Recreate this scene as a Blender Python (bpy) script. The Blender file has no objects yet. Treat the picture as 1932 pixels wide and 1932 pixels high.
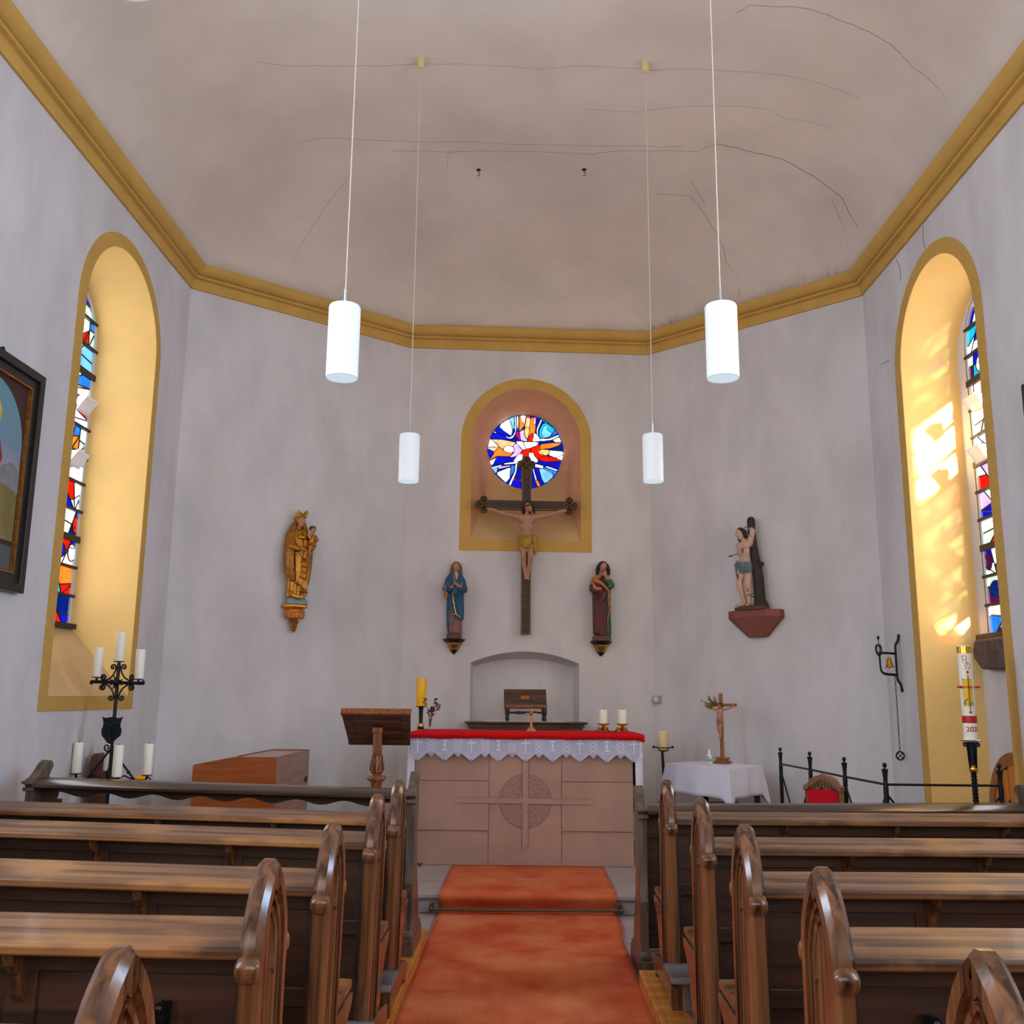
import bpy, bmesh, math, random
from math import sin, cos, pi, sqrt, radians as R
from mathutils import Vector as V, Matrix as M, geometry
C = bpy.context.scene.collection
random.seed(7)

# ------------------------------------------------------------------ helpers
def lin(c):
    c = [x/255. for x in c]
    return tuple(x/12.92 if x <= .04045 else ((x+.055)/1.055)**2.4 for x in c) + (1.,)

def mat(name, col, rough=.6, metal=0., bump=0., bscale=40., var=0., vscale=3., spec=.5, emit=0., coat=0., stretch=None, col2=None, vlo=.35, vhi=.65, trans=0.):
    m = bpy.data.materials.new(name); m.use_nodes = True
    nt = m.node_tree; b = nt.nodes['Principled BSDF']
    b.inputs['Base Color'].default_value = lin(col)
    b.inputs['Roughness'].default_value = rough
    b.inputs['Metallic'].default_value = metal
    b.inputs['Specular IOR Level'].default_value = spec
    b.inputs['Coat Weight'].default_value = coat
    if trans: b.inputs['Transmission Weight'].default_value = trans
    if emit:
        b.inputs['Emission Color'].default_value = lin(col); b.inputs['Emission Strength'].default_value = emit
    tc = nt.nodes.new('ShaderNodeTexCoord'); mp = nt.nodes.new('ShaderNodeMapping')
    nt.links.new(tc.outputs['Object'], mp.inputs['Vector'])
    if stretch: mp.inputs['Scale'].default_value = stretch
    if var or col2:
        n = nt.nodes.new('ShaderNodeTexNoise'); n.inputs['Scale'].default_value = vscale; n.inputs['Detail'].default_value = 6
        n.inputs['Roughness'].default_value = .6
        nt.links.new(mp.outputs[0], n.inputs['Vector'])
        r = nt.nodes.new('ShaderNodeValToRGB'); c = lin(col)
        r.color_ramp.elements[0].position = vlo; r.color_ramp.elements[1].position = vhi
        r.color_ramp.elements[0].color = lin(col2) if col2 else tuple(x*(1-var) for x in c[:3])+(1,)
        r.color_ramp.elements[1].color = c if col2 else tuple(min(1, x*(1+var)) for x in c[:3])+(1,)
        nt.links.new(n.outputs['Fac'], r.inputs['Fac']); nt.links.new(r.outputs[0], b.inputs['Base Color'])
    if bump:
        n2 = nt.nodes.new('ShaderNodeTexNoise'); n2.inputs['Scale'].default_value = bscale; n2.inputs['Detail'].default_value = 4
        nt.links.new(mp.outputs[0], n2.inputs['Vector'])
        bp = nt.nodes.new('ShaderNodeBump'); bp.inputs['Strength'].default_value = bump; bp.inputs['Distance'].default_value = .01
        nt.links.new(n2.outputs['Fac'], bp.inputs['Height']); nt.links.new(bp.outputs[0], b.inputs['Normal'])
    return m

def wood(name, c1, c2, rough=.35, axis=0, sc=1., coat=0., spec=.5, wear=None):
    """procedural wood: long noise streaks along the given axis, optional worn patches"""
    m = bpy.data.materials.new(name); m.use_nodes = True
    nt = m.node_tree; L = nt.links; b = nt.nodes['Principled BSDF']
    tc = nt.nodes.new('ShaderNodeTexCoord'); mp = nt.nodes.new('ShaderNodeMapping')
    s = [26*sc]*3; s[axis] = 1.6*sc; mp.inputs['Scale'].default_value = s
    L.new(tc.outputs['Object'], mp.inputs['Vector'])
    n = nt.nodes.new('ShaderNodeTexNoise'); n.inputs['Scale'].default_value = 1.; n.inputs['Detail'].default_value = 8; n.inputs['Distortion'].default_value = .6
    L.new(mp.outputs[0], n.inputs['Vector'])
    r = nt.nodes.new('ShaderNodeValToRGB'); r.color_ramp.elements[0].position = .36; r.color_ramp.elements[1].position = .64
    r.color_ramp.elements[0].color = lin(c1); r.color_ramp.elements[1].color = lin(c2)
    L.new(n.outputs['Fac'], r.inputs['Fac']); out = r.outputs[0]
    if wear:
        n2 = nt.nodes.new('ShaderNodeTexNoise'); n2.inputs['Scale'].default_value = 3.5; n2.inputs['Detail'].default_value = 5
        L.new(tc.outputs['Object'], n2.inputs['Vector'])
        r2 = nt.nodes.new('ShaderNodeValToRGB'); r2.color_ramp.elements[0].position = .5; r2.color_ramp.elements[1].position = .68
        r2.color_ramp.elements[0].color = (0,0,0,1); r2.color_ramp.elements[1].color = (.75,.75,.75,1)
        L.new(n2.outputs['Fac'], r2.inputs['Fac'])
        mx = nt.nodes.new('ShaderNodeMix'); mx.data_type = 'RGBA'
        L.new(r2.outputs[0], mx.inputs['Factor']); L.new(out, mx.inputs[6]); mx.inputs[7].default_value = lin(wear); out = mx.outputs[2]
    L.new(out, b.inputs['Base Color'])
    b.inputs['Roughness'].default_value = rough; b.inputs['Coat Weight'].default_value = coat; b.inputs['Specular IOR Level'].default_value = spec
    b.inputs['Coat Roughness'].default_value = .12
    bp = nt.nodes.new('ShaderNodeBump'); bp.inputs['Strength'].default_value = .15; bp.inputs['Distance'].default_value = .004
    L.new(n.outputs['Fac'], bp.inputs['Height']); L.new(bp.outputs[0], b.inputs['Normal'])
    return m

class MB:
    def __init__(s): s.v = []; s.f = []; s.m = []; s.k = 0
    def add(s, vs, fs, mi=None):
        o = len(s.v); s.v += [V(p) for p in vs]; s.f += [[i+o for i in f] for f in fs]; s.m += [s.k if mi is None else mi]*len(fs); return s
    def box(s, a, b):
        x0,y0,z0 = a; x1,y1,z1 = b
        return s.add([(x0,y0,z0),(x1,y0,z0),(x1,y1,z0),(x0,y1,z0),(x0,y0,z1),(x1,y0,z1),(x1,y1,z1),(x0,y1,z1)],
            [(0,3,2,1),(4,5,6,7),(0,1,5,4),(1,2,6,5),(2,3,7,6),(3,0,4,7)])
    def prism(s, poly, f, d):
        """poly 2D points; f(p,t) -> 3D point, t in (0,d)"""
        n = len(poly); vs = [f(p, 0) for p in poly]+[f(p, d) for p in poly]
        fs = [tuple(range(n))[::-1], tuple(range(n, 2*n))]+[(i, (i+1) % n, n+(i+1) % n, n+i) for i in range(n)]
        return s.add(vs, fs)
    def px(s, poly, x0, x1): return s.prism(poly, lambda p, t: (x0+t, p[0], p[1]), x1-x0)   # yz profile along x
    def py(s, poly, y0, y1): return s.prism(poly, lambda p, t: (p[0], y0+t, p[1]), y1-y0)   # xz profile along y
    def pz(s, poly, z0, z1): return s.prism(poly, lambda p, t: (p[0], p[1], z0+t), z1-z0)
    def tube(s, pts, r, n=8, closed=False, cap=True):
        pts = [V(p) for p in pts]; N = len(pts); vs = []
        rr = r if isinstance(r, (list, tuple)) else [r]*N
        up = None
        for i, p in enumerate(pts):
            a = pts[(i-1) % N] if (closed or i > 0) else p; b = pts[(i+1) % N] if (closed or i < N-1) else p
            t = (b-a).normalized() if (b-a).length > 1e-9 else V((0,0,1))
            if up is None: up = t.orthogonal().normalized()
            up = (up - t*up.dot(t)); up = up.normalized() if up.length > 1e-6 else t.orthogonal().normalized()
            w = t.cross(up)
            for k in range(n):
                an = 2*pi*k/n; vs.append(p+up*cos(an)*rr[i]+w*sin(an)*rr[i])
        fs = []
        for i in range(N if closed else N-1):
            j = (i+1) % N
            for k in range(n): fs.append((i*n+k, i*n+(k+1) % n, j*n+(k+1) % n, j*n+k))
        if cap and not closed: fs += [tuple(range(n))[::-1], tuple(range((N-1)*n, N*n))]
        return s.add(vs, fs)
    def lathe(s, prof, c=(0,0,0), n=24, sx=1., sy=1.):
        """prof: (r,z) list, axis z through c"""
        vs = []; c = V(c)
        for r, z in prof:
            for k in range(n): vs.append(c+V((max(r,.0004)*cos(2*pi*k/n)*sx, max(r,.0004)*sin(2*pi*k/n)*sy, z)))
        N = len(prof); fs = [(i*n+k, i*n+(k+1) % n, (i+1)*n+(k+1) % n, (i+1)*n+k) for i in range(N-1) for k in range(n)]
        fs += [tuple(range(n))[::-1], tuple(range((N-1)*n, N*n))]
        return s.add(vs, fs)
    def ell(s, c, r, n=14, m=10, rot=None):
        c = V(c); r = (r, r, r) if not isinstance(r, (tuple, list)) else r; vs = []
        for i in range(m+1):
            ph = pi*i/m
            for k in range(n):
                q = V((r[0]*sin(ph)*cos(2*pi*k/n), r[1]*sin(ph)*sin(2*pi*k/n), r[2]*cos(ph)))
                if i in (0, m): q += V((1e-4*cos(2*pi*k/n), 1e-4*sin(2*pi*k/n), 0))
                vs.append(c+(rot@q if rot else q))
        fs = [(i*n+k, (i+1)*n+k, (i+1)*n+(k+1) % n, i*n+(k+1) % n) for i in range(m) for k in range(n)]
        fs += [tuple(range(n)), tuple(range(m*n, (m+1)*n))[::-1]]
        return s.add(vs, fs)
    def cap(s, p0, p1, r0, r1, n=12):
        """tapered limb with round ends"""
        p0 = V(p0); p1 = V(p1); d = (p1-p0); t = d.normalized() if d.length > 1e-6 else V((0,0,1)); pts = []; rs = []
        for a in (-1, -.8, -.45): pts.append(p0+t*r0*a); rs.append(r0*sqrt(max(1-a*a, .002)))
        pts += [p0, p1]; rs += [r0, r1]
        for a in (.45, .8, 1): pts.append(p1+t*r1*a); rs.append(r1*sqrt(max(1-a*a, .002)))
        return s.tube(pts, rs, n)
    def limb(s, pts, rs, n=12):
        for i in range(len(pts)-1): s.cap(pts[i], pts[i+1], rs[i], rs[i+1], n)
        return s
    def loft(s, rings, n=48, amp=0., nf=9, ph=0., tw=0., cap=True):
        """rings: (z,cx,cy,rx,ry,(foldscale)) stacked ellipses with drapery folds"""
        vs = []
        for rg in rings:
            z, cx, cy, rx, ry = rg[:5]; fa = rg[5] if len(rg) > 5 else 1.
            for k in range(n):
                a = 2*pi*k/n
                g = 1+amp*fa*(sin(nf*a+ph+tw*z)+.55*sin((nf*1.7)*a*1.0-ph*2+tw*.6*z)*.8)
                vs.append((cx+rx*cos(a)*g, cy+ry*sin(a)*g, z))
        N = len(rings); fs = [(i*n+k, i*n+(k+1) % n, (i+1)*n+(k+1) % n, (i+1)*n+k) for i in range(N-1) for k in range(n)]
        if cap: fs += [tuple(range(n))[::-1], tuple(range((N-1)*n, N*n))]
        return s.add(vs, fs)
    def plate(s, poly, t, holes=()):
        """flat 2D polygon (with holes) in x,y extruded from z=0 to t by tessellation"""
        loops = [poly]+list(holes)
        flat = [p for l in loops for p in l]
        tris = geometry.tessellate_polygon([[V((p[0], p[1], 0)) for p in l] for l in loops])
        n = len(flat); vs = [(p[0], p[1], 0) for p in flat]+[(p[0], p[1], t) for p in flat]
        fs = [tuple(x)[::-1] for x in tris]+[tuple(i+n for i in x) for x in tris]
        o = 0
        for l in loops:
            k = len(l)
            for i in range(k): fs.append((o+i, o+(i+1) % k, n+o+(i+1) % k, n+o+i))
            o += k
        return s.add(vs, fs)
    def xf(s, f):
        s.v = [V(f(p)) for p in s.v]; return s
    def mat4(s, m): return s.xf(lambda p: m@p)
    def build(s, name, mats, parent=None, smooth=False, bevel=0., base=False, angle=35, recalc=True, segs=2):
        me = bpy.data.meshes.new(name); o = bpy.data.objects.new(name, me)
        off = V((0,0,0))
        if parent: off = gw(parent); o.parent = parent
        elif base:
            xs = [p.x for p in s.v]; ys = [p.y for p in s.v]; zs = [p.z for p in s.v]
            off = V(((min(xs)+max(xs))/2, (min(ys)+max(ys))/2, min(zs))); o.location = off
        me.from_pydata([p-off for p in s.v], [], s.f)
        mats = mats if isinstance(mats, (list, tuple)) else [mats]
        for m in mats: me.materials.append(m)
        for i, p in enumerate(me.polygons): p.material_index = s.m[i]
        if recalc:
            bm = bmesh.new(); bm.from_mesh(me); bmesh.ops.recalc_face_normals(bm, faces=bm.faces); bm.to_mesh(me); bm.free()
        if smooth:
            for p in me.polygons: p.use_smooth = True
            if smooth != 2:
                me.set_sharp_from_angle(angle=R(angle))
        if bevel:
            b = o.modifiers.new('bevel', 'BEVEL'); b.width = bevel; b.segments = segs; b.limit_method = 'ANGLE'; b.angle_limit = R(40)
        C.objects.link(o); return o

WO = {}
def gw(o):
    p = V((0,0,0))
    while o: p += o.location; o = o.parent
    return p

def remesh(o, vox, smooth=3):
    """turn overlapping closed shapes of one object into one continuous skin"""
    r = o.modifiers.new('r', 'REMESH'); r.mode = 'VOXEL'; r.voxel_size = vox; r.use_smooth_shade = True
    if smooth:
        k = o.modifiers.new('s', 'SMOOTH'); k.factor = .5; k.iterations = smooth
    dg = bpy.context.evaluated_depsgraph_get(); ev = o.evaluated_get(dg)
    me = bpy.data.meshes.new_from_object(ev); o.modifiers.clear()
    old = o.data; mats = list(old.materials); o.data = me; me.name = o.name; me.materials.clear()
    for m in mats: me.materials.append(m)
    for p in me.polygons: p.use_smooth = True; p.material_index = 0
    bpy.data.meshes.remove(old); return o

def tag(o, label=None, cat=None, group=None, kind=None):
    if label: o['label'] = label
    if cat: o['category'] = cat
    if group: o['group'] = group
    if kind: o['kind'] = kind
    return o
def thing(name, label, cat, loc=(0,0,0), rz=0, group=None):
    o = bpy.data.objects.new(name, None); C.objects.link(o); o.empty_display_size = .1
    o.location = loc; o.rotation_euler = (0, 0, rz); return tag(o, label, cat, group)
def children(o): return [c for c in list(C.objects) if c.parent == o]
def copy_tree(o, parent=None):
    c = o.copy(); C.objects.link(c)
    if parent: c.parent = parent
    for ch in children(o):
        if ch is not c: copy_tree(ch, c)
    return c
def setloc(root, loc, rz=0, ry=0):
    root.location = loc; root.rotation_euler = (0, ry, rz)
def struct(o): o['kind'] = 'structure'; return o

def arch(yc, r, zs, z0, n=48):
    """outline (y,z): bottom-left, up the left jamb, round arch, down to bottom-right"""
    pts = [(yc-r, z0)]
    for i in range(n+1):
        a = pi-pi*i/n; pts.append((yc+r*cos(a), zs+r*sin(a)))
    pts.append((yc+r, z0)); return pts
def spiral(c, r0, r1, turns, a0, ax, ay, n=28):
    c = V(c); ax = V(ax); ay = V(ay)
    return [c+(ax*cos(a0+turns*2*pi*t/n)+ay*sin(a0+turns*2*pi*t/n))*(r0+(r1-r0)*t/n) for t in range(n+1)]

def sm(pts, it=2):
    pts = [V(p) for p in pts]
    for _ in range(it):
        q = [pts[0]]
        for a, b in zip(pts[:-1], pts[1:]): q += [a.lerp(b, .25), a.lerp(b, .75)]
        pts = q+[pts[-1]]
    return pts

# ------------------------------------------------------------------ materials
PL = mat('wall_plaster', (209,206,207), .92, bump=.5, bscale=9, var=.085, vscale=2.2, spec=.1, stretch=(1,1,.45))
PC = mat('ceiling_plaster', (212,200,188), .95, bump=.3, bscale=4, var=.07, vscale=1.1, spec=.08)
OC = mat('ochre_paint', (200,160,84), .7, bump=.15, bscale=14, var=.06, vscale=4, spec=.2)
YR = mat('yellow_reveal_paint', (234,197,124), .8, bump=.3, bscale=9, var=.04, vscale=3, spec=.15)
PK = mat('reveal_red_glow_tint', (214,162,124), .85, bump=.2, bscale=9, var=.05, vscale=3, spec=.15)  # pinkish light from the red glass is mixed into this reveal colour
SILL = mat('beige_sill_paint', (205,170,122), .85, bump=.25, bscale=10, var=.06, vscale=3, spec=.15)
CR = mat('dark_crack', (118,102,92), .95, spec=0.)
STONE = mat('red_sandstone', (172,140,126), .8, bump=.25, bscale=60, var=.09, vscale=2.5, spec=.25)
STC = mat('chiselled_sandstone', (162,128,116), .85, bump=1., bscale=38, var=.16, vscale=22, spec=.25, stretch=(1,1,2.2))
STD = mat('sandstone_groove', (122,94,86), .9)
FLR = mat('flagstone', (162,148,148), .55, bump=.2, bscale=12, var=.12, vscale=2.2, spec=.4)
RK = mat('rough_dark_stone', (92,76,72), .9, bump=1., bscale=22, var=.3, vscale=12)
POD = wood('podium_boards', (178,104,34), (214,146,62), .38, 0, .6, .2)
PE = wood('pew_oak', (42,24,14), (118,76,46), .22, 2, 1., .35, .35)
PR = wood('pew_rail_oak', (58,34,20), (136,90,54), .40, 0, .7, .06, .3, wear=(160,108,58))
PD = wood('pew_dark_panel', (42,24,16), (74,44,28), .45, 0, .8)
PG = wood('grey_worn_oak', (62,60,58), (112,106,100), .42, 2, 1.2, .1)
PGx = wood('grey_worn_plank', (72,70,70), (122,116,114), .4, 0, 1.2, .1)
FD = wood('front_desk_oak', (36,24,18), (84,60,44), .28, 0, 1., .2, .35)
FDz = wood('front_end_oak', (58,50,44), (104,84,70), .35, 2, 1., .2)
DW = wood('dark_walnut', (48,26,16), (96,58,34), .32, 0, 1.4, .3)
LW = wood('lectern_wood', (110,58,24), (158,92,44), .3, 2, 1.4, .4)
OW = wood('organ_veneer', (140,70,28), (170,92,42), .3, 0, 1.6, .15)
OWs = wood('organ_side_veneer', (140,96,78), (172,124,104), .3, 1, 1.6, .15)
CW = wood('light_cross_wood', (176,112,52), (206,146,84), .4, 2, 2.)
RW = wood('crucifix_wood', (126,78,34), (164,108,56), .35, 2, 2.)
ORW = wood('arched_door_wood', (176,100,38), (206,134,60), .4, 2, 1.)
IR = mat('wrought_iron', (26,30,36), .38, .6, bump=.2, bscale=60)
IR2 = mat('dark_iron', (22,24,28), .3, .5)
WAX = mat('ivory_wax', (244,240,222), .45, spec=.4)
WAXC = mat('cream_wax', (240,216,166), .5)
WAXY = mat('yellow_wax', (244,190,12), .5)
WICK = mat('wick', (40,34,30), .9)
GOLD = mat('gilding', (176,118,42), .32, .75, bump=.3, bscale=50, var=.25, vscale=18)
GOLDB = mat('bright_gold', (222,172,70), .22, .9)
GOLDD = mat('old_gilt', (150,98,34), .42, .5, bump=.4, bscale=60, var=.35, vscale=24)
BRASS = mat('brass', (200,150,60), .2, .95)
RODM = mat('bronze_rod', (92,84,66), .4, .7)
SK = mat('painted_flesh', (184,128,96), .55, var=.06, vscale=12)
SKD = mat('pale_brown_flesh', (176,124,98), .55, var=.1, vscale=14)
HAIR = mat('dark_hair', (42,28,22), .7, bump=.6, bscale=90)
HAIRB = mat('brown_hair', (92,58,30), .7, bump=.6, bscale=90)
BLUE = mat('blue_mantle', (8,76,108), .5, bump=.2, bscale=30, var=.18, vscale=9)
MAR = mat('maroon_mantle', (82,20,24), .5, bump=.2, bscale=30, var=.2, vscale=9)
GRN = mat('green_robe', (36,92,66), .5, var=.15, vscale=9)
TAN = mat('tan_lining', (170,108,56), .5, var=.12, vscale=9)
ROSE = mat('rose_gown', (126,86,88), .6, var=.12, vscale=14)
LINEN = mat('blue_grey_linen', (118,132,132), .6, col2=(60,84,100), vscale=14)
WHT = mat('white_linen', (226,228,244), .85, bump=.25, bscale=160, spec=.1)
LACE = mat('crochet_lace', (192,198,222), .9, bump=.6, bscale=300, spec=.05)
LACEW = mat('white_thread', (246,248,255), .9, spec=.05)
REDC = mat('red_altar_cloth', (206,8,14), .75, bump=.15, bscale=120, spec=.2)
REDV = mat('red_upholstery', (186,8,30), .8, bump=.2, bscale=200, spec=.2)
BARK = mat('tree_trunk_paint', (42,38,28), .7, bump=1., bscale=18, var=.3, vscale=10)
BROWNB = mat('brown_base', (92,60,44), .6, var=.12, vscale=12)
BLK = mat('black_lacquer', (24,18,16), .35)
PINKS = mat('console_sandstone', (136,78,66), .8, bump=.2, bscale=60, var=.08, vscale=6)
GLOBE = mat('silver_blue_globe', (132,148,152), .45, var=.15, vscale=12)
BLOOD = mat('blood_paint', (140,22,14), .4)
WP = mat('white_plastic', (226,230,232), .4)
GREYP = mat('grey_plastic', (160,166,176), .5)
LEAF = mat('dry_leaf', (116,112,38), .8, var=.3, vscale=30)
ROSEP = mat('dried_rose', (98,14,26), .8, bump=.5, bscale=80)
DRY = mat('dried_stem', (84,72,58), .9)
AMB = mat('amber_glass', (236,150,20), .15, emit=.15)
CREAMP = mat('cream_plastic', (214,196,140), .5)
CORD = mat('lamp_cord', (206,196,176), .6)
CHROME = mat('lamp_metal', (190,196,200), .3, .8)
LAMP = mat('opal_glass', (214,220,224), .3, emit=.34)
PAPER = mat('paper', (226,222,214), .8)
CLEAR = mat('clear_glass', (235,240,240), .03, trans=1.)

def glassmat(name, c, s, tr=.03):
    """stained glass that glows with the daylight behind it and lets the sun through in its own colour"""
    m = bpy.data.materials.new(name); m.use_nodes = True; nt = m.node_tree; nt.nodes.clear(); L = nt.links
    o = nt.nodes.new('ShaderNodeOutputMaterial'); e = nt.nodes.new('ShaderNodeEmission'); t = nt.nodes.new('ShaderNodeBsdfTransparent'); a = nt.nodes.new('ShaderNodeAddShader')
    tc = nt.nodes.new('ShaderNodeTexCoord'); n = nt.nodes.new('ShaderNodeTexNoise'); n.inputs['Scale'].default_value = 9
    r = nt.nodes.new('ShaderNodeMapRange'); r.inputs[1].default_value = .3; r.inputs[2].default_value = .7; r.inputs[3].default_value = s*.75; r.inputs[4].default_value = s*1.2
    L.new(tc.outputs['Object'], n.inputs['Vector']); L.new(n.outputs['Fac'], r.inputs[0]); L.new(r.outputs[0], e.inputs['Strength'])
    e.inputs['Color'].default_value = lin(c); t.inputs['Color'].default_value = tuple(x*tr for x in lin(c)[:3])+(1,)
    L.new(e.outputs[0], a.inputs[0]); L.new(t.outputs[0], a.inputs[1]); L.new(a.outputs[0], o.inputs['Surface'])
    return m
GS = 1.6
GCOL = {'w':(236,240,250),'lb':(120,196,240),'b':(40,120,220),'db':(14,20,190),'nb':(8,30,110),'r':(236,26,10),'o':(250,130,40),'lo':(255,196,140),'y':(255,206,110),
        'p':(230,180,232),'mg':(170,20,120),'pu':(90,12,70),'pk':(244,200,186),'gr':(206,230,208),'te':(20,180,210)}
GM = {k: glassmat('glass_'+k, c, GS) for k, c in GCOL.items()}
GM['w'] = glassmat('glass_w', GCOL['w'], 3.6); GM['cl'] = glassmat('glass_clear_white', (244,240,236), 3.6, .95); GM['pk'] = glassmat('glass_ribbed_pink', (244,206,190), GS*.85, .8)
LEAD = mat('lead_came', (22,22,30), .6)
FRM = mat('window_iron', (34,28,28), .6)
FROST = mat('white_vent_frame', (214,214,218), .4)
RING = mat('pale_rebate_and_glow', (206,216,220), .6)  # pale rebates; also the glow painted along the glass edge

# ------------------------------------------------------------------ room shell
WX = 3.3; L1 = (-3.3,8.83); R1 = (3.3,8.96); B1 = (-1.32,10.45); B2 = (1.4,10.65); YB = -3.6; HT = 5.76
ds_ = []
for A, B in (((-3.3,YB),L1),(L1,B1),(B1,B2),(B2,R1),(R1,(3.3,YB))):
    dx, dy = B[0]-A[0], B[1]-A[1]; l = math.hypot(dx, dy); ds_.append((A, (dy/l, -dx/l)))
def ceil_z(x, y):
    s = -math.log(sum(math.exp(-9*max(-1, (x-A[0])*n[0]+(y-A[1])*n[1])) for A, n in ds_))/9
    t = min(1, max(0, (s-.12)/2.5)); z = 5.744+.956*sqrt(max(0, 1-(1-t)**2))
    return z+.012*sin(x*2.1+y*1.3)*sin(y*2.7-x)*min(1, t*4)

def wall_side(sx, name, holes):
    """a straight nave wall with real openings; holes are (y,z) outlines"""
    yend = L1[1] if sx < 0 else R1[1]
    mb = MB(); mb.plate([(YB,0),(yend,0),(yend,HT),(YB,HT)], 0.02, holes)
    mb.xf(lambda p: (sx*(WX+p.z), p.x, p.y)); return struct(mb.build(name, PL))
# chancel windows + two more pairs of nave windows behind the viewpoint
inL = arch(7.43, .69, 4.50, 1.59); inR = arch(7.445, .705, 4.45, .02)
extra = [arch(yc, .69, 4.5, 1.6) for yc in (2.9, -.9)]
wall_side(-1, 'wall_left', [inL]+extra); wall_side(1, 'wall_right', [inR]+extra)

def loft2(a, b, fa, fb, steps=1, close=True):
    """faces between two equal-length outlines (2D) placed by fa, fb"""
    n = len(a); vs = [fa(p) for p in a]+[fb(p) for p in b]
    return vs, [(i, (i+1) % n, n+(i+1) % n, n+i) for i in range(n if close else n-1)]

def side_window(sx, idx, inner, outer, glass, bottom_m, d=.45, zg=None, backfill=False, seed=3):
    w = bpy.data.objects.new('window_%d' % idx, None); C.objects.link(w); struct(w); w.location = (sx*WX, 7.4, inner[0][1])
    # painted ochre band around the opening
    mb = MB(); mb.plate(outer, .006, [inner]); mb.xf(lambda p: (sx*(WX-p.z), p.x, p.y)); mb.build('painted_surround', OC, w)
    mb = MB(); vs, fs = loft2(inner, glass, lambda p: (sx*WX, p[0], p[1]), lambda p: (sx*(WX+d), p[0], p[1]))
    mb.add(vs, fs[:-1], 0); mb.add(vs, fs[-1:], 1)
    mb.build('reveal', [YR, bottom_m], w, smooth=True, angle=30)
    return w

def stained(w, sx, yc, hw, z0, zs, xg, rows, seed, clear=()):
    """leaded glass in bands between iron saddle bars; each band is cut into random wedges and ovals"""
    rnd = random.Random(seed)
    def half(z): return hw if z <= zs else sqrt(max(0, hw*hw-(z-zs)**2))
    keys = list(GM); gl = MB(); ld = MB(); bars = MB()
    pal = ['w']*7+['db']*3+['b']*2+['r','o','pu','p','lb','gr','pk','nb','r','te']
    def P(y, z): return (sx*xg, y, z)
    def ledline(a, b, wd=.007):
        ld.tube([P(*a), P(*b)], wd, 5)
    z = z0; bands = []
    while z < zs+hw-.02:
        z1 = min(z+rows, zs+hw-.004); bands.append((z, z1)); z = z1
    for bi, (a, b) in enumerate(bands):
        isclear = any(c0 < (a+b)/2 < c1 for c0, c1 in clear)
        # quads between left and right edges split by slanted lines
        cuts_b = sorted([-1, 1]+[rnd.uniform(-.9, .9) for _ in range(3)]); cuts_t = sorted([-1, 1]+[rnd.uniform(-.9, .9) for _ in range(3)])
        for i in range(4):
            qa = (yc+cuts_b[i]*half(a), a); qb = (yc+cuts_b[i+1]*half(a), a); qc = (yc+cuts_t[i+1]*half(b), b); qd = (yc+cuts_t[i]*half(b), b)
            m = rnd.uniform(.3, .7); t = rnd.uniform(.3, .7)
            e1 = (qa[0]+(qd[0]-qa[0])*m, qa[1]+(qd[1]-qa[1])*m); e2 = (qb[0]+(qc[0]-qb[0])*t, qb[1]+(qc[1]-qb[1])*t)
            k1, k2 = rnd.choice(pal), rnd.choice(pal)
            if isclear: k1, k2 = rnd.choice(['cl','cl','pk']), rnd.choice(['cl','pk','cl'])
            gl.add([P(*qa), P(*qb), P(*e2), P(*e1)], [(0,1,2,3)], keys.index(k1)); gl.add([P(*e1), P(*e2), P(*qc), P(*qd)], [(0,1,2,3)], keys.index(k2))
            ledline(qa, qd); ledline(e1, e2); ledline(qb, qc)
            if rnd.random() < .6: ledline(qa, e2)
            # an oval glass jewel with its own came
            if not isclear and rnd.random() < .45 and abs(qb[0]-qa[0]) > .1:
                cy = (qa[0]+qb[0]+qc[0]+qd[0])/4; cz = (a+b)/2; ry = abs(qb[0]-qa[0])*.28; rz = (b-a)*.3
                ov = [(cy+ry*cos(u*pi/8), cz+rz*sin(u*pi/8)) for u in range(16)]
                gl.add([(sx*(xg-.004), p[0], p[1]) for p in ov], [tuple(range(16))], keys.index(rnd.choice(pal)))
                ld.tube([(sx*(xg-.004), p[0], p[1]) for p in ov], .006, 5, closed=True)
        th = .026 if bi % 3 == 2 else .011
        bars.box((sx*(xg-.028), yc-half(b)-.01, b-th), (sx*(xg+.0), yc+half(b)+.01, b+th))
    gl.build('stained_glass', [GM[k] for k in keys], w, recalc=False); ld.build('lead_came', LEAD, w); bars.build('saddle_bars', FRM, w)
    out = arch(yc, hw, zs, z0); inn = arch(yc, hw-.035, zs, z0+.01)
    mb = MB(); mb.plate(out, .02, [inn]); mb.xf(lambda p: (sx*(xg-p.z+.005), p.x, p.y)); mb.build('edge_glow_strip', RING, w)  # pale strip standing in for the bright glow between glass and reveal

# left window (slopes down to a beige sill)
XG = WX+.45
gl = arch(7.44, .465, 4.55, 2.16)
w1 = side_window(-1, 1, inL, arch(7.42, .80, 4.50, 1.485), gl, SILL)
stained(w1, -1, 7.44, .465, 2.16, 4.55, XG, .235, 11)
MB().box((-XG-.0,6.98,2.125),(-XG+.07,7.9,2.165)).build('sill_bar', FRM, w1)
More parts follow.
